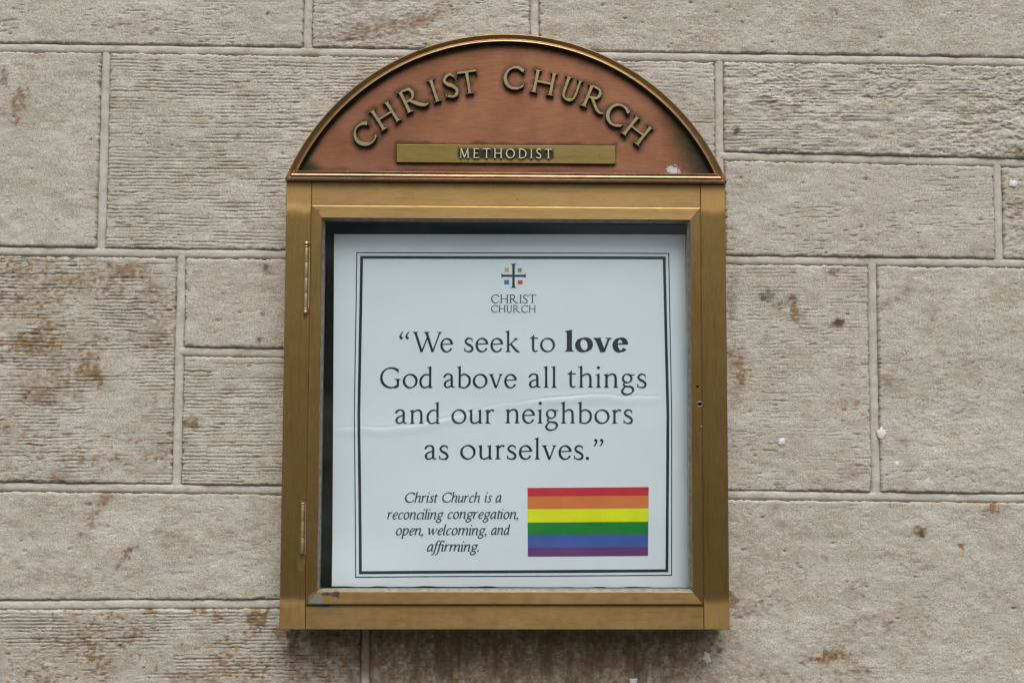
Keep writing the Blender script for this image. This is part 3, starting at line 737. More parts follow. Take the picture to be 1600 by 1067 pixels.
# ------------------------------------------------------------------ the bronze notice case
def bronze(name, tan, base=(.325, .213, .092), dark=(.19, .118, .04), rough=.40, streak=(1, 1, 60), verd=None, ends=False, ground=None, aniso=.75):
    k = Mat(name)
    st = k.noise(14, 5, .65, stretch=streak); cl = k.noise(11, 4, .6); sm = k.noise(45, 5, .65)
    c = k.mix(k.ramp(cl, .32, .70), base, (base[0]*.90, base[1]*.90, base[2]*.78))
    c = k.mix(k.ramp(st, .38, .70, 0, .50), c, dark)
    dr = k.noise(6, 5, .6, stretch=(streak[0]*.35+.4, 1, streak[2]*.35+.4), off=(1, 2, 3)); c = k.mix(k.ramp(dr, .50, .74, 0, .42), c, (dark[0]*.75, dark[1]*.8, dark[2]*.8))
    c = k.mix(k.ramp(sm, .58, .82, 0, .15), c, (dark[0]*.8, dark[1]*.9, dark[2]))
    tick = k.noise(260, 2, .5, stretch=(1, 1, .3)); c = k.mix(k.ramp(tick, .73, .78, 0, .7), c, (.05, .04, .025))
    rg = k.ramp(sm, .3, .7, rough-.02, rough+.06)
    met = 1.0
    for (x, z, rx, rz, col, amt) in (verd or []):
        f = k.math('MULTIPLY', k.blob(x, z, rx, rz, x*7), amt)
        c = k.mix(f, c, col); met = k.math('SUBTRACT', met, k.math('MULTIPLY', f, .9)); rg = k.math('ADD', rg, k.math('MULTIPLY', f, .3))
    if ground:                                                # blackened ground left round the small letters
        x0, x1, z0, z1 = ground; o = k.sep()
        dx = k.math('MAXIMUM', k.math('SUBTRACT', k.math('ABSOLUTE', k.math('SUBTRACT', o['X'], (x0+x1)/2)), (x1-x0)/2), 0.0)
        dz = k.math('MAXIMUM', k.math('SUBTRACT', k.math('ABSOLUTE', k.math('SUBTRACT', o['Z'], (z0+z1)/2)), (z1-z0)/2), 0.0)
        d = k.math('ADD', k.math('SQRT', k.math('ADD', k.math('MULTIPLY', dx, dx), k.math('MULTIPLY', dz, dz))), k.math('MULTIPLY', k.math('SUBTRACT', sm, .5), .006))
        f = k.math('MULTIPLY', k.ramp(d, .0052, .0002), .93); c = k.mix(f, c, (.022, .024, .014))
    k.set(Base_Color=c, Metallic=met, Roughness=rg, Anisotropic=aniso)
    cv = k.n.new('ShaderNodeCombineXYZ')
    if ends:                                                  # a stile is rubbed upright, its two ends crossways
        z = k.math('ABSOLUTE', k.sep()['Z'])
        z = k.math('ADD', z, k.math('MULTIPLY', k.math('SUBTRACT', cl, .5), .03))
        e = k.ramp(z, .288, .321); k.put(cv.inputs['Z'], e); k.l.new(k.mix(k.math('MULTIPLY', e, .5), c, (.16, .10, .042)), k.b.inputs['Base Color']); k.put(cv.inputs['X'], k.math('SUBTRACT', 1.0, e))
    else:
        for a, v in zip('XYZ', tan[::-1]): cv.inputs[a].default_value = v       # the smear of light runs across the rubbing
    k.l.new(cv.outputs[0], k.b.inputs['Tangent'])
    k.bump(k.math('ADD', st, k.math('MULTIPLY', sm, .06)), .16, .0006)
    return k.m
VERD, BLACK = (.10, .17, .165), (.018, .018, .014)
BRZ_H = bronze('bronze_rubbed_crossways', (1, 0, 0), streak=(3, 1, 70),
               verd=[(-.27, -.3165, .040, .0022, VERD, .9), (-.285, -.3150, .02, .002, BLACK, .8), (-.292, -.306, .010, .010, VERD, .75), (-.262, -.2975, .007, .006, BLACK, .9), (-.276, -.2965, .012, .003, BLACK, .85), (-.299, .3045, .0035, .004, (.10, .085, .06), .7)])
BRZ_V = bronze('bronze_rubbed_upright', (0, 0, 1), base=(.52, .335, .135), dark=(.30, .18, .06), streak=(70, 1, 3), verd=[(-.297, -.3035, .010, .009, VERD, .8)])
BRZ_S = bronze('bronze_stile', None, base=(.52, .335, .135), dark=(.30, .18, .06), streak=(70, 1, 3), ends=True, verd=[(-.318, -.245, .006, .018, BLACK, .55), (-.318, .137, .005, .010, BLACK, .5)])
BRZ_M = bronze('bronze_moulding', (1, 0, 0), base=(.42, .275, .13), dark=(.20, .12, .05), rough=.36, streak=(4, 1, 40), aniso=0)
BRZ_B = bronze('bronze_base_moulding', (1, 0, 0), base=(.52, .36, .25), dark=(.26, .15, .09), rough=.34, streak=(4, 1, 40))
BRZ_L = bronze('bronze_letter', (1, 0, 0), base=(.235, .196, .115), dark=(.14, .115, .06), rough=.42, streak=(4, 1, 9))
BRZ_P = bronze('bronze_nameplate', (1, 0, 0), base=(.185, .135, .052), dark=(.10, .075, .022), rough=.42, streak=(3, 1, 60), ground=(-.0755, .0725, .3925, .4040))
BRZ_W = bronze('worn_brass_hinge', (0, 0, 1), base=(.58, .46, .29), dark=(.34, .23, .14), rough=.42, streak=(6, 1, 14), aniso=0)

k = Mat('copper')
st = k.noise(12, 5, .65, stretch=(2.5, 1, 50)); cl = k.noise(9, 4, .6); sm = k.noise(60, 5, .65)
c = k.mix(k.ramp(cl, .32, .68), (.238, .112, .066), (.172, .078, .044))
c = k.mix(k.ramp(st, .40, .72, 0, .5), c, (.13, .055, .031))
pn = k.math('MULTIPLY', k.attr('patina_shade'), k.ramp(sm, .25, .6, .85, 1.05))
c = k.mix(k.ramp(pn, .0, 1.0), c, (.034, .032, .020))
sp = k.blob(.2665, .3735, .011, .009, 2, 1.1, 320)
c = k.mix(k.math('MULTIPLY', sp, .75), c, (.55, .58, .60))
k.set(Base_Color=c, Metallic=k.math('SUBTRACT', 1.0, k.math('MULTIPLY', sp, .9)), Roughness=k.ramp(sm, .3, .7, .40, .52), Anisotropic=.6)
cv = k.n.new('ShaderNodeCombineXYZ'); cv.inputs[2].default_value = 1; k.l.new(cv.outputs[0], k.b.inputs['Tangent'])
k.bump(k.math('ADD', st, k.math('MULTIPLY', sm, .4)), .10, .0006); COPPER = k.m
k = Mat('dark_lining'); k.set(Base_Color=k.mix(k.ramp(k.noise(30, 4), .35, .7), (.004, .0065, .004), (.010, .0135, .009)), Roughness=.75, Specular_IOR_Level=.2); LINING = k.m

# window glass: lets light straight through, mirrors a little more at a slant
gm = bpy.data.materials.new('window_glass'); gm.use_nodes = True
n, l = gm.node_tree.nodes, gm.node_tree.links
for x in list(n):
    if x.type != 'OUTPUT_MATERIAL': n.remove(x)
tr = n.new('ShaderNodeBsdfTransparent'); tr.inputs[0].default_value = (.965, .985, .985, 1)
gl = n.new('ShaderNodeBsdfGlossy'); gl.inputs['Roughness'].default_value = .03; gl.inputs[0].default_value = (1, 1, 1, 1)
fr = n.new('ShaderNodeFresnel'); gg = n.new('ShaderNodeNewGeometry'); ir = n.new('ShaderNodeMapRange')
ir.inputs['To Min'].default_value = 1.42; ir.inputs['To Max'].default_value = 1/1.42          # the same small mirror share on both faces of the pane
l.new(gg.outputs['Backfacing'], ir.inputs['Value']); l.new(ir.outputs[0], fr.inputs[0])
ms = n.new('ShaderNodeMixShader'); l.new(fr.outputs[0], ms.inputs[0]); l.new(tr.outputs[0], ms.inputs[1]); l.new(gl.outputs[0], ms.inputs[2])
l.new(ms.outputs[0], next(x for x in n if x.type == 'OUTPUT_MATERIAL').inputs[0]); GLASS = gm

case = thing('notice_case', (0, WY, -.351), 'arched bronze notice case with copper crest and glazed door, fixed to the stone wall', 'notice case')
for s in (-1, 1):
    b = BM(); x0, x1 = sorted((s*.350, s*.3102)); b.box(x0, x1, 0, .066, -.351, .351)
    b.build('stile', BRZ_S, case, bevel=.0009)
b = BM(); b.box(-.3098, .3098, .0004, .066, .3138, .351); b.build('rail', BRZ_H, case, bevel=.0008)
b = BM(); b.box(-.3098, .3098, .0004, .066, -.351, -.3140); b.build('rail', BRZ_H, case, bevel=.0008)
b = BM(); b.box(-.312, .312, .044, .060, -.316, .316); b.build('back_panel', LINING, case)
b = BM()
for s in (-1, 1):
    b.box(*sorted((s*.3099, s*.3060)), .020, .0438, -.3136, .3136)
    b.box(-.3058, .3058, .020, .0438, *sorted((s*.3136, s*.3060)))
b.build('lining', LINING, case)

# door: four mitred bars round the glass, the inner edge chamfered towards the pane
b = BM()
O, I, G = .3097, .2925, .2885
prof = [(O, .018), (O, -.0028), (O-.0022, -.0042), (I+.0006, -.0042), (I, -.0036), (I-.0008, -.0018), (I-.0010, -.0014), (G, .004), (G, .018)]
gap = .00022
high = lambda r: r+.0033 if r > .305 else r              # the door is a little taller than wide
for side in range(4):
    v = []
    for e in (-1, 1):
        for r, y in prof:
            w, h = r-gap, high(r)-gap
            v.append([(e*w, y, high(r)), (r, y, -e*h), (-e*w, y, -high(r)), (-r, y, e*h)][side])
    m = len(prof); mi = 0 if side in (0, 2) else 1
    b.add(v, [(j, j+1, m+j+1, m+j) for j in range(m-1) if j not in (5, 6)]+[tuple(range(m-1, -1, -1)), tuple(range(m, 2*m)), (m-1, 0, m, 2*m-1)], mi)
    b.f += [tuple(i+len(b.v)-2*m for i in (j, j+1, m+j+1, m+j)) for j in (5, 6)]; b.m += [2, 2]
k = Mat('glazing_bead_putty'); k.set(Base_Color=k.mix(k.ramp(k.noise(90, 4), .3, .7), (.23, .25, .26), (.13, .15, .15)), Roughness=.45, Metallic=.3); BEAD = k.m
door = b.build('door', [BRZ_H, BRZ_V, BEAD], case)
b_ = bmesh.new(); b_.from_mesh(door.data); bmesh.ops.remove_doubles(b_, verts=b_.verts, dist=1e-6); b_.to_mesh(door.data); b_.free()
bmx = bmesh.new(); bmx.from_mesh(door.data); bmesh.ops.recalc_face_normals(bmx, faces=bmx.faces); bmx.to_mesh(door.data); bmx.free()
# lock hole and screw hole drilled in the right-hand bar
cut = bmesh.new()
for hx, hz, hr in ((.3022, .0277, .0022), (.3056, 0, .0034)):
    bmesh.ops.create_cone(cut, cap_ends=True, segments=24, radius1=hr, radius2=hr, depth=.03, matrix=Matrix.Translation((hx, 0, hz)) @ Matrix.Rotation(R(90), 4, 'X'))
cme = bpy.data.meshes.new('drill'); cut.to_mesh(cme); cut.free(); cme.materials.append(LINING)
co_ = bpy.data.objects.new('drill', cme); COL.objects.link(co_)
door.data.materials.append(LINING)
md = door.modifiers.new('drill', 'BOOLEAN'); md.object = co_; md.solver = 'EXACT'; md.operation = 'DIFFERENCE'; md.material_mode = 'TRANSFER'
bpy.context.view_layer.update()
nm = bpy.data.meshes.new_from_object(door.evaluated_get(bpy.context.evaluated_depsgraph_get()))
door.modifiers.clear(); door.data = nm; nm.name = 'door'; bpy.data.objects.remove(co_)
b = BM(); b.box(-.2995, .2995, .0100, .0130, -.2995, .2995)
pane = b.build('glass_pane', GLASS, None); pane.parent = door
def torus(bm_, c, Rr, r, n1=28, n2=8, m=0):
    v, f = [], []
    for i in range(n1):
        a = i*2*math.pi/n1
        for j in range(n2):
            t = j*2*math.pi/n2
            v.append((c[0]+(Rr+r*math.cos(t))*math.cos(a), c[1]+r*math.sin(t)*.7, c[2]+(Rr+r*math.cos(t))*math.sin(a)))
    for i in range(n1):
        for j in range(n2):
            f.append((i*n2+j, i*n2+(j+1) % n2, (i+1) % n1*n2+(j+1) % n2, (i+1) % n1*n2+j))
    bm_.add(v, f, m)
b = BM(); torus(b, (.3056, -.0042, 0), .0037, .0005); o = b.build('lock_rim', BRZ_W, None, smooth=True); o.parent = door
b = BM(); torus(b, (.3022, -.0042, .0277), .0024, .0003); o = b.build('lock_rim', BRZ_L, None, smooth=True); o.parent = door
b = bmesh.new(); bmesh.ops.create_uvsphere(b, u_segments=12, v_segments=8, radius=.0011, matrix=Matrix.Translation((.3085, -.0038, -.0355))); me = bpy.data.meshes.new('screw'); b.to_mesh(me); b.free()
o = link('screw', me, BRZ_W, None, True); o.parent = door

# hinges on the left seam
def lathe(b, x, y, prof, n=18, m=0):
    v, f = [], []
    for z, r in prof:
        for i in range(n):
            a = 2*math.pi*i/n; v.append((x+r*math.cos(a), y+r*math.sin(a), z))
    for j in range(len(prof)-1):
        for i in range(n):
            f.append((j*n+i, j*n+(i+1) % n, (j+1)*n+(i+1) % n, (j+1)*n+i))
    f.append(tuple(range(n))[::-1]); f.append(tuple((len(prof)-1)*n+i for i in range(n)))
    b.add(v, f, m)
def hinge(x, z0, z1, knuckles, finials):
    b = BM(); r = .0035
    for i in range(knuckles):
        a, c = z0+(z1-z0)*i/knuckles, z0+(z1-z0)*(i+1)/knuckles
        lathe(b, x, -.0024, [(a+.0003, r*.97), (a+.0008, r), (c-.0008, r), (c-.0003, r*.97)])
    b.box(x-.001, x+.0052, -.0010, -.0002, z0, z1)
    h = b.build('hinge', BRZ_W, case, smooth=False)
    bm_ = bmesh.new(); bm_.from_mesh(h.data)
    for f in bm_.faces: f.smooth = len(f.verts) == 4
    bm_.to_mesh(h.data); bm_.free()
    h.modifiers.new('edges', 'EDGE_SPLIT').split_angle = R(25)
    if finials:
        for e, s in ((z1, 1), (z0, -1)):
            b = BM()
            pr = [(0, .0030), (.0012, .0034), (.0022, .0026), (.0030, .0014)]+[(.0058-.0037*math.cos(t), max(.0003, .0037*math.sin(t))) for t in np.linspace(.45, math.pi, 9)]
            pr = [(e+s*z, rr) for z, rr in pr]
            lathe(b, x, -.0042, pr if s > 0 else pr[::-1])
            q = b.build('finial', BRZ_W, None, smooth=True); q.parent = h
    else:
        b = BM(); lathe(b, x, -.0036, [(z1, .0024), (z1+.0010, .0036), (z1+.0018, .0036), (z1+.0022, .003)]); q = b.build('pin_cap', BRZ_W, None, smooth=True); q.parent = h
    return h
h = hinge(-.3163, .1485, .2455, 4, True); h['label'] = 'upper hinge with round ball finials'
h = hinge(-.3160, -.2350, -.1580, 3, False); h['label'] = 'lower hinge without finials, worn and stained'

# ---------------- crest
CZ, RO = .2137, .3785
GL = {}
def letters(word, spots, size, S, H):
    """measured (u, v, turn) of each raised letter's middle -> point lists in the plane of the crest"""
    out = []
    for ch, (u, v, a) in zip(word, spots):
        pts, tr, x0, x1, w = tris(ch, S, H, 'regular'); q = size/650
        x, z = at(u, v, 0)
        y0, y1 = pts[:, 1].min(), pts[:, 1].max()
        P = np.c_[pts[:, 0]-(x0+x1)/2, pts[:, 1]-(y0+y1)/2]*q; c, s = math.cos(R(a)), math.sin(R(a))
        out.append((ch, np.c_[x+P[:, 0]*c-P[:, 1]*s, z+P[:, 0]*s+P[:, 1]*c], tr))
    return out
CREST = letters('CHRISTCHURCH', [(568.8, 211.5, 36), (602, 182, 32.5), (645.4, 155, 26), (678.5, 143, 18.5), (704, 135, 13), (731.5, 129.5, 9.3),
                                 (803, 122.8, -3.5), (850, 130.5, -11.2), (891.7, 141.4, -19.2), (931.1, 156.2, -22), (963.5, 180, -31.5), (995.3, 205.3, -38)], .0375, 108, 64)
# copper panel
stp = .0025; nx, nz = int(.76/stp), int(.25/stp)
idx, V, F = {}, [], []
def pv(i, j):
    if (i, j) not in idx:
        idx[(i, j)] = len(V); V.append((-.38+i*stp, .004, .3525+j*stp))
    return idx[(i, j)]
for i in range(nx):
    for j in range(nz):
        if math.hypot(-.38+(i+.5)*stp, .3525+(j+.5)*stp-CZ) < .3735:
            F.append((pv(i, j), pv(i+1, j), pv(i+1, j+1), pv(i, j+1)))
VV = np.array(V)
b = BM(); b.add(V, F)
arc = [(RO-.001)*np.array([math.cos(t), math.sin(t)])+[0, CZ] for t in np.linspace(R(22.3), R(157.7), 90)]
ol = [(.3485, .3514)]+[tuple(p) for p in arc]+[(-.3485, .3514)]
m = len(ol); b.add([(x, .0047, z) for x, z in ol]+[(x, .066, z) for x, z in ol], [tuple(range(m))[::-1], tuple(range(m, 2*m))]+[(i, (i+1) % m, m+(i+1) % m, m+i) for i in range(m)])
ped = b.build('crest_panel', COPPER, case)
# blackened antique finish round the lettering, arch shadow painted in, and darker corners
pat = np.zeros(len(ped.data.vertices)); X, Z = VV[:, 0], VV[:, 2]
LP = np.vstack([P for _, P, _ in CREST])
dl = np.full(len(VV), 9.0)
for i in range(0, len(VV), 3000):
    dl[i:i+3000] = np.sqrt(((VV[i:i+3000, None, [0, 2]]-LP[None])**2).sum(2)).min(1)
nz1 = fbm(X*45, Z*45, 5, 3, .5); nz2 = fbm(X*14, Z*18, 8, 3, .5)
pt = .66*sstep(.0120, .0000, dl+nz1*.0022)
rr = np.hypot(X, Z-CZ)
pt = np.maximum(pt, .85*sstep(.0115, .0030, .3665-rr+nz2*.0012))  # shade below the arch moulding, put into the copper colour
pt = np.maximum(pt, 0.93*sstep(.112, .012, (.338-X)*.62+(.3665-rr)*.75+nz2*.010))  # darker towards the right corner
pt = np.maximum(pt, .85*sstep(.046, .015, (X+.333)*.8+nz2*.010+np.maximum(0, Z-.372)*1.4))  # darker at the left corner
pt = np.maximum(pt, .55*sstep(.010, .001, Z-.3672+nz2*.004))  # darker along the base
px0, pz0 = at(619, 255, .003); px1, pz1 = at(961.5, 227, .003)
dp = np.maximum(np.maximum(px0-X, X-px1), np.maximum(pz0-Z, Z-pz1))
pt = np.maximum(pt, .62*sstep(.0065, .0005, dp+nz1*.002))  # darker round the edge of the nameplate
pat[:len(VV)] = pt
a = ped.data.attributes.new('patina_shade', 'FLOAT', 'POINT'); a.data.foreach_set('value', pat.astype(np.float32))

# arched moulding, mitred into the straight one
am = [(0, .010), (0, -.0062), (.0006, -.0076), (.0015, -.0080), (.0021, -.0074), (.0030, -.0058), (.0042, -.0052), (.0047, -.0060), (.0053, -.0058), (.0078, -.0040), (.0084, -.0042), (.0100, -.0056), (.0114, -.0068), (.0120, -.0068), (.0125, -.0060), (.0127, -.0040), (.0128, .0045)]
n = 120; v, f = [], []
for i in range(n+1):
    for t, y in am:
        r = RO-t; zb = .3540+t*1.05
        a0 = math.asin((zb-CZ)/r); a_ = a0+(math.pi-2*a0)*i/n
        v.append((r*math.cos(a_), y, CZ+r*math.sin(a_)))
m = len(am)
for i in range(n):
    for j in range(m-1): f.append((i*m+j, (i+1)*m+j, (i+1)*m+j+1, i*m+j+1))
b = BM(); b.add(v, f); o = b.build('arch_moulding', BRZ_M, case, smooth=True)
o.modifiers.new('edges', 'EDGE_SPLIT').split_angle = R(50)
bmz = [(.3516, .004), (.3516, -.0072), (.3524, -.0088), (.3552, -.0098), (.3562, -.0090), (.3568, -.0066), (.3576, -.0064), (.3584, -.0084), (.3600, -.0104), (.3616, -.0100), (.3626, -.0078), (.3630, -.0044), (.3646, -.0040), (.3652, -.0064), (.3664, -.0074), (.3674, -.0064), (.3676, .0046)]
v, f = [], []
for e in (-1, 1):
    for z, y in bmz: v.append((e*(.3512-(z-.3516)*1.12), y-.0001, z))
m = len(bmz)
f = [(j, j+1, m+j+1, m+j) for j in range(m-1)]+[tuple(range(m)), tuple(range(m, 2*m))]
b = BM(); b.add(v, f); o = b.build('base_moulding', BRZ_B, case, smooth=True)
bb = bmesh.new(); bb.from_mesh(o.data); bmesh.ops.recalc_face_normals(bb, faces=bb.faces); bb.to_mesh(o.data); bb.free()
o.modifiers.new('edges', 'EDGE_SPLIT').split_angle = R(50)

def raised(name, P, T, y0, y1, mat, parent, inset):
    """a cut letter with softened front edges"""
    from collections import Counter
    ec = {}
    for t in T:
        for p, q in ((t[0], t[1]), (t[1], t[2]), (t[2], t[0])):
            ec[(p, q)] = 1
    bd = [e for e in ec if (e[1], e[0]) not in ec]
    nrm = np.zeros_like(P)
    for p, q in bd:
        d = P[q]-P[p]; L_ = np.hypot(*d)+1e-12; nn = np.array([-d[1], d[0]])/L_
        nrm[p] += nn; nrm[q] += nn
    ln = np.linalg.norm(nrm, axis=1); k_ = ln > 1e-9
    nrm[k_] /= np.maximum(ln[k_], .6)[:, None]; nrm[k_] /= np.maximum(np.linalg.norm(nrm[k_], axis=1), 1e-9)[:, None]
    N = len(P)
    fr = P+nrm*inset
    vs = [(x, y1, z) for x, z in fr]+[(x, y1+inset*.9, z) for x, z in P]+[(x, y0, z) for x, z in P]
    fs = [tuple(t) for t in T]
    for p, q in bd:
        fs.append((q, p, N+p, N+q)); fs.append((N+q, N+p, 2*N+p, 2*N+q))
    o = mesh(name, vs, fs, mat, None); o.parent = parent
    return o
for ch, P, T in CREST:
    raised('letter', P, T, .0040, -.0030, BRZ_L, ped, .0010)
# nameplate
xa, za = at(619.5, 253.8, .000); xb, zb = at(961.5, 229.3, .000); zt = (at(619.5, 225, 0)[1]+at(961.5, 229.5, 0)[1])/2; zl = (at(619.5, 253.6, 0)[1]+at(961.5, 257, 0)[1])/2
b = BM(); b.box(xa, xb, -.0010, .0041, zl, zt)
np_ = b.build('nameplate', None or BRZ_P, case, bevel=.0007)
MP = []
W0, W1 = at(717.8, 247, -.003)[0], at(862.8, 247, -.003)[0]; zbm = at(790, 247.6, -.003)[1]
word = 'METHODIST'; cs = [tris(c_, 92, 56, 'regular') for c_ in word]; u = .0152/650
wid = sum((g[3]-g[2])*u*.9 for g in cs); gapm = (W1-W0-wid)/(len(word)-1); x = W0
for g in cs:
    MP.append((np.c_[x+(g[0][:, 0]-g[2])*u*.9, zbm+g[0][:, 1]*u], g[1])); x += (g[3]-g[2])*u*.9+gapm
k = Mat('pale_letter_metal'); k.set(Base_Color=k.mix(k.noise(200), (.62, .60, .50), (.50, .48, .38)), Metallic=.75, Roughness=.55); PALE = k.m
for P, T in MP: raised('letter', P, T, -.0010, -.0038, PALE, np_, .0003)
# ------------------------------------------------------------------ the poster
PY = .035
CREASE = [(505, 668.5), (528.7, 668), (564, 665.7), (600.6, 668), (637, 664.5), (673.7, 658), (710, 650), (732, 643.8), (766, 634), (783, 629), (800, 630.2), (830, 625), (853, 622), (894.6, 618.7), (926, 615.8), (950.6, 615.8), (975, 619.4), (999, 618.7), (1038, 619), (1085, 621)]
CR = np.array([at(u, v, PY) for u, v in CREASE])
def sheet_y(x, z):
    x, z = np.asarray(x, float), np.asarray(z, float)
    zc = np.interp(x, CR[:, 0], CR[:, 1])+.0006*vn(x*90, x*0, 3)
    d = z-zc
    amp = (.55+.45*vn(x*12, x*0, 4))*sstep(-.285, -.25, x)*sstep(.262, .235, x)
    y = PY+amp*(.0015*np.exp(-(d/.0014)**2)-.0016*np.exp(-((d+.006)/.008)**2)*(d < .02))
    y = y+.0016*fbm(x*3.2, z*2.6, 77, 2)+.0004*fbm(x*11, z*9, 78, 2)
    y = y-.005*sstep(-.20, -.29, z)*sstep(-.10, -.28, x)+.002*sstep(.2, .29, x)
    return y
k = Mat('poster_paper')
c = k.mix(k.ramp(k.noise(6, 3), .3, .7), (.685, .735, .775), (.715, .76, .80))
k.set(Base_Color=c, Roughness=.55, Specular_IOR_Level=.35); k.bump(k.noise(700, 2), .05, .0003); PAPER = k.m
def ink(name, c):
    k = Mat(name); k.set(Base_Color=k.mix(k.ramp(k.noise(25, 3), .3, .7), c, tuple(q*1.12+.002 for q in c)), Roughness=.5, Specular_IOR_Level=.35); return k.m
NAVY, GREY = ink('ink_black', (.012, .018, .026)), ink('ink_dark_grey', (.020, .032, .045))

cor = {k_: at(*v, PY) for k_, v in dict(tl=(522, 366), tr=(1071, 366.5), bl=(519, 915.8), br=(1078, 917.6)).items()}
def quad(c, s, t):
    p = np.array(c['bl'])*(1-s)[..., None]*(1-t)[..., None]+np.array(c['br'])*s[..., None]*(1-t)[..., None]+np.array(c['tl'])*(1-s)[..., None]*t[..., None]+np.array(c['tr'])*s[..., None]*t[..., None]
    return p
n, m = 200, 330
S_, T_ = np.meshgrid(np.linspace(0, 1, n+1), np.linspace(0, 1, m+1))
P = quad(cor, S_, T_)
zb = P[..., 1]-.0012*np.maximum(0, vn(P[..., 0]*40, P[..., 0]*0, 9))*(1-T_)**30*-1
Y = sheet_y(P[..., 0], zb)
v = np.stack([P[..., 0], Y, zb], -1).reshape(-1, 3)
i0 = (np.arange(m)[:, None]*(n+1)+np.arange(n)[None]).ravel(); q = np.stack([i0, i0+1, i0+n+2, i0+n+1], 1)
poster = mesh('poster', np.vstack([v, v+[0, .0004, 0]]), [tuple(r) for r in q]+[tuple(r[::-1]+len(v)) for r in q], PAPER, None, True)
poster['label'] = 'creased white poster with black quotation and rainbow flag, behind the glass of the bronze case'; poster['category'] = 'poster'
LIFT = .00030
def printed(name, pts, tri, mat, parent=poster, lift=LIFT):
    pts = np.asarray(pts, float); y = sheet_y(pts[:, 0], pts[:, 1])-lift
    o = mesh(name, np.c_[pts[:, 0], y, pts[:, 1]], tri, mat); o.parent = parent; return o
def strip(lines, wdt):
    """a ruled line of width wdt through measured points, finely divided"""
    pts, tri = [], []
    for p, q_, in lines:
        p, q_ = np.array(p), np.array(q_); d = (q_-p)/np.linalg.norm(q_-p); nn = np.array([-d[1], d[0]])*wdt/2
        k_ = max(2, int(np.linalg.norm(q_-p)/.003)); b0 = len(pts)
        for i in range(k_+1):
            c_ = p+(q_-p)*i/k_
            pts += [c_+nn, c_-nn]
        tri += [(b0+2*i+1, b0+2*i+3, b0+2*i+2, b0+2*i) for i in range(k_)]
    return pts, tri
def frame_rule(name, tl, tr, br, bl, lm, rm, w):
    tl, tr, br, bl, lm, rm = [np.array(at(*p, PY)) for p in (tl, tr, br, bl, lm, rm)]; h = w/2
    # uprights butt between the level rules so that no faces overlap
    ys = lambda a, b, c: [(a-np.array([0, h]), b), (b, c+np.array([0, h]))]
    L_ = [(tl-[h, 0], tr+[h, 0]), (bl-[h, 0], br+[h, 0])]+ys(tl, lm, bl)+ys(tr, rm, br)
    printed(name, *strip(L_, w), NAVY)
frame_rule('outer_rule', (557.5, 394.8), (1045, 396), (1049.5, 898.3), (556, 901), (553.6, 650), (1049.5, 650), .0016)
frame_rule('inner_rule', (565, 402), (1038, 403), (1042.3, 891.2), (563.3, 894), (560.6, 650), (1043.6, 650), .0046)

def text(name, words, base, size, S, H, style, mat, parent=poster, slope=0):
    pts, tri = [], []
    for wd, u0, u1, vb in words:
        x0, z0 = at(u0, vb, PY); x1, _ = at(u1, vb, PY)
        for p, t in set_word(wd, x0, x1, z0, size, S, H, style):
            b0 = len(pts); pts += list(p); tri += [tuple(i+b0 for i in a_) for a_ in t]
    return printed(name, pts, tri, mat, parent)
CAPH = .0325
t1 = text('quote_line', [('\u201c', 623.5, 640, 549.9), ('We', 643.7, 708.2, 549.9), ('seek', 725, 812.6, 549.7), ('to', 828, 867.6, 549.6)], 0, CAPH, 74, 37, 'regular', NAVY)
text('bold_word', [('love', 882.2, 981.7, 549.3)], 0, CAPH, 165, 52, 'bold', NAVY, t1)
text('quote_line', [('God', 593.4, 676.2, 605.9), ('above', 692.2, 807.8, 605.8), ('all', 824.9, 870.4, 605.6), ('things', 886.5, 1010.8, 605.4)], 0, CAPH, 74, 37, 'regular', NAVY)
text('quote_line', [('and', 616.3, 688, 661.9), ('our', 704.8, 773, 661.6), ('neighbors', 788.8, 989.3, 661.1)], 0, CAPH, 74, 37, 'regular', NAVY)
text('quote_line', [('as', 662.2, 701.3, 717.7), ('ourselves.', 718.4, 920.6, 717.2), ('\u201d', 927.2, 943, 717)], 0, CAPH, 74, 37, 'regular', NAVY)
IC = .0158
for ln in ([('Christ', 632.5, 684.2, 784.8), ('Church', 690.6, 750, 784.6), ('is', 757, 769, 784.4), ('a', 774, 784, 784.2)],
           [('reconciling', 604.8, 693.3, 810.8), ('congregation,', 699, 809.8, 810.1)],
           [('open,', 618.4, 661.2, 835.7), ('welcoming,', 668.6, 760.2, 835.4), ('and', 767.2, 797.5, 835.1)],
           [('affirming.', 667, 748.3, 861)]):
    text('italic_line', ln, 0, IC, 86, 49, 'italic', GREY)
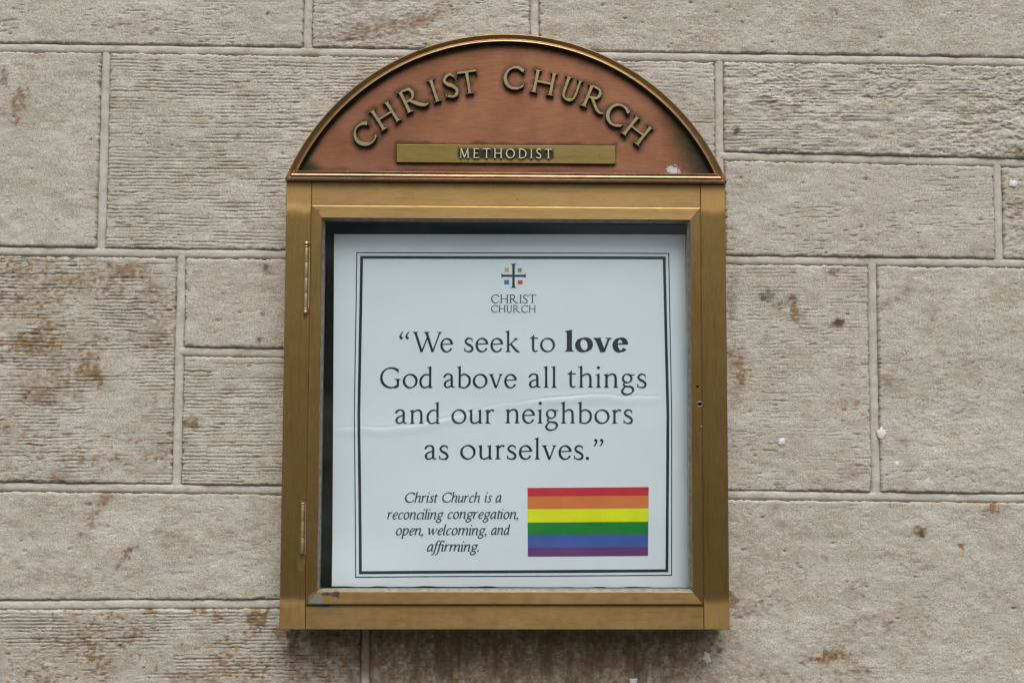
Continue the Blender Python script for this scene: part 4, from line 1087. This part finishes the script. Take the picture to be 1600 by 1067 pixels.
# emblem: flared cross with four squares over the name
cx_, cz_ = at(802.4, 431, PY); ex = .0200
def arm(a):
    c, s = math.cos(a), math.sin(a)
    h = .0020 if abs(s) > .5 else .0017
    prof = [(h if abs(s) > .5 else .0, h), (.0150, h), (.0172, h*1.15), (.0185, h*1.6), (.0193, h*2.5), (.0196, h*2.9)]
    pts = [(x, y) for x, y in prof]+[(x, -y) for x, y in prof[::-1]]
    return [(cx_+x*c-y*s, cz_+x*s+y*c) for x, y in pts]
pl = [Vector(p)*1e4 for a in (0, 90, 180, 270) for p in arm(R(a))]
fc = [list(range(i*12+11, i*12-1, -1)) for i in range(4)]
vv, _, ff, _, _, of = delaunay_2d_cdt(pl, [], fc, 0, 1e-3)
emb = printed('emblem', [(p.x*1e-4, p.y*1e-4) for p in vv], [tuple(f_) for f_, o_ in zip(ff, of) if len(o_)], NAVY)
def rect(x0, x1, z0, z1): return [(x0, z0), (x1, z0), (x1, z1), (x0, z1)], [(0, 1, 2, 3)]
for u0, u1, v0, v1, c in [(788.5, 795, 418.6, 425.3, lin(196, 160, 88)), (808.7, 815.3, 419, 425.5, lin(98, 148, 88)), (787.8, 795.5, 437.5, 444.4, lin(52, 112, 172)), (809, 816.7, 437.8, 444.3, lin(176, 70, 64))]:
    x0, z1 = at(u0, v0, PY); x1, z0 = at(u1, v1, PY); printed('square', *rect(x0, x1, z0, z1), ink('ink_square', c), emb)
text('name_text', [('CHRIST', 767.2, 838, 473.6)], 0, .0137, 80, 46, 'regular', GREY, emb)
text('name_text', [('CHURCH', 767.2, 837.4, 488.1)], 0, .0118, 80, 46, 'regular', GREY, emb)
# flag: six stripes, each a print of its own colour
TL, TR_, BL, BR = [np.array(at(*p, PY)) for p in ((824.2, 762), (1013.6, 760.6), (824.6, 869.2), (1012.5, 868))]
bnd = [0, .125, .309, .502, .684, .866, 1.0]; bnd = [0, 55/438, 136/438, 221/438, 301/438, 381/438, 1]
flag = None
for i, c in enumerate([lin(186, 30, 46), lin(206, 112, 52), lin(214, 220, 12), lin(24, 122, 48), lin(64, 88, 158), lin(98, 54, 106)]):
    a_, b_ = bnd[i]+(.0004 if i else 0), bnd[i+1]
    g, q = [], []
    for t in (b_, a_):
        for s in np.linspace(0, 1, 25): g.append((TL*(1-s)+TR_*s)*(1-t)+(BL*(1-s)+BR*s)*t)
    q = [(j, j+1, 26+j, 25+j) for j in range(24)]
    if i == 0:
        e = bpy.data.objects.new('rainbow_flag', None); COL.objects.link(e); e.parent = poster; flag = e; e.empty_display_size = .02
    printed('stripe', g, q, ink('ink_stripe', c), flag)
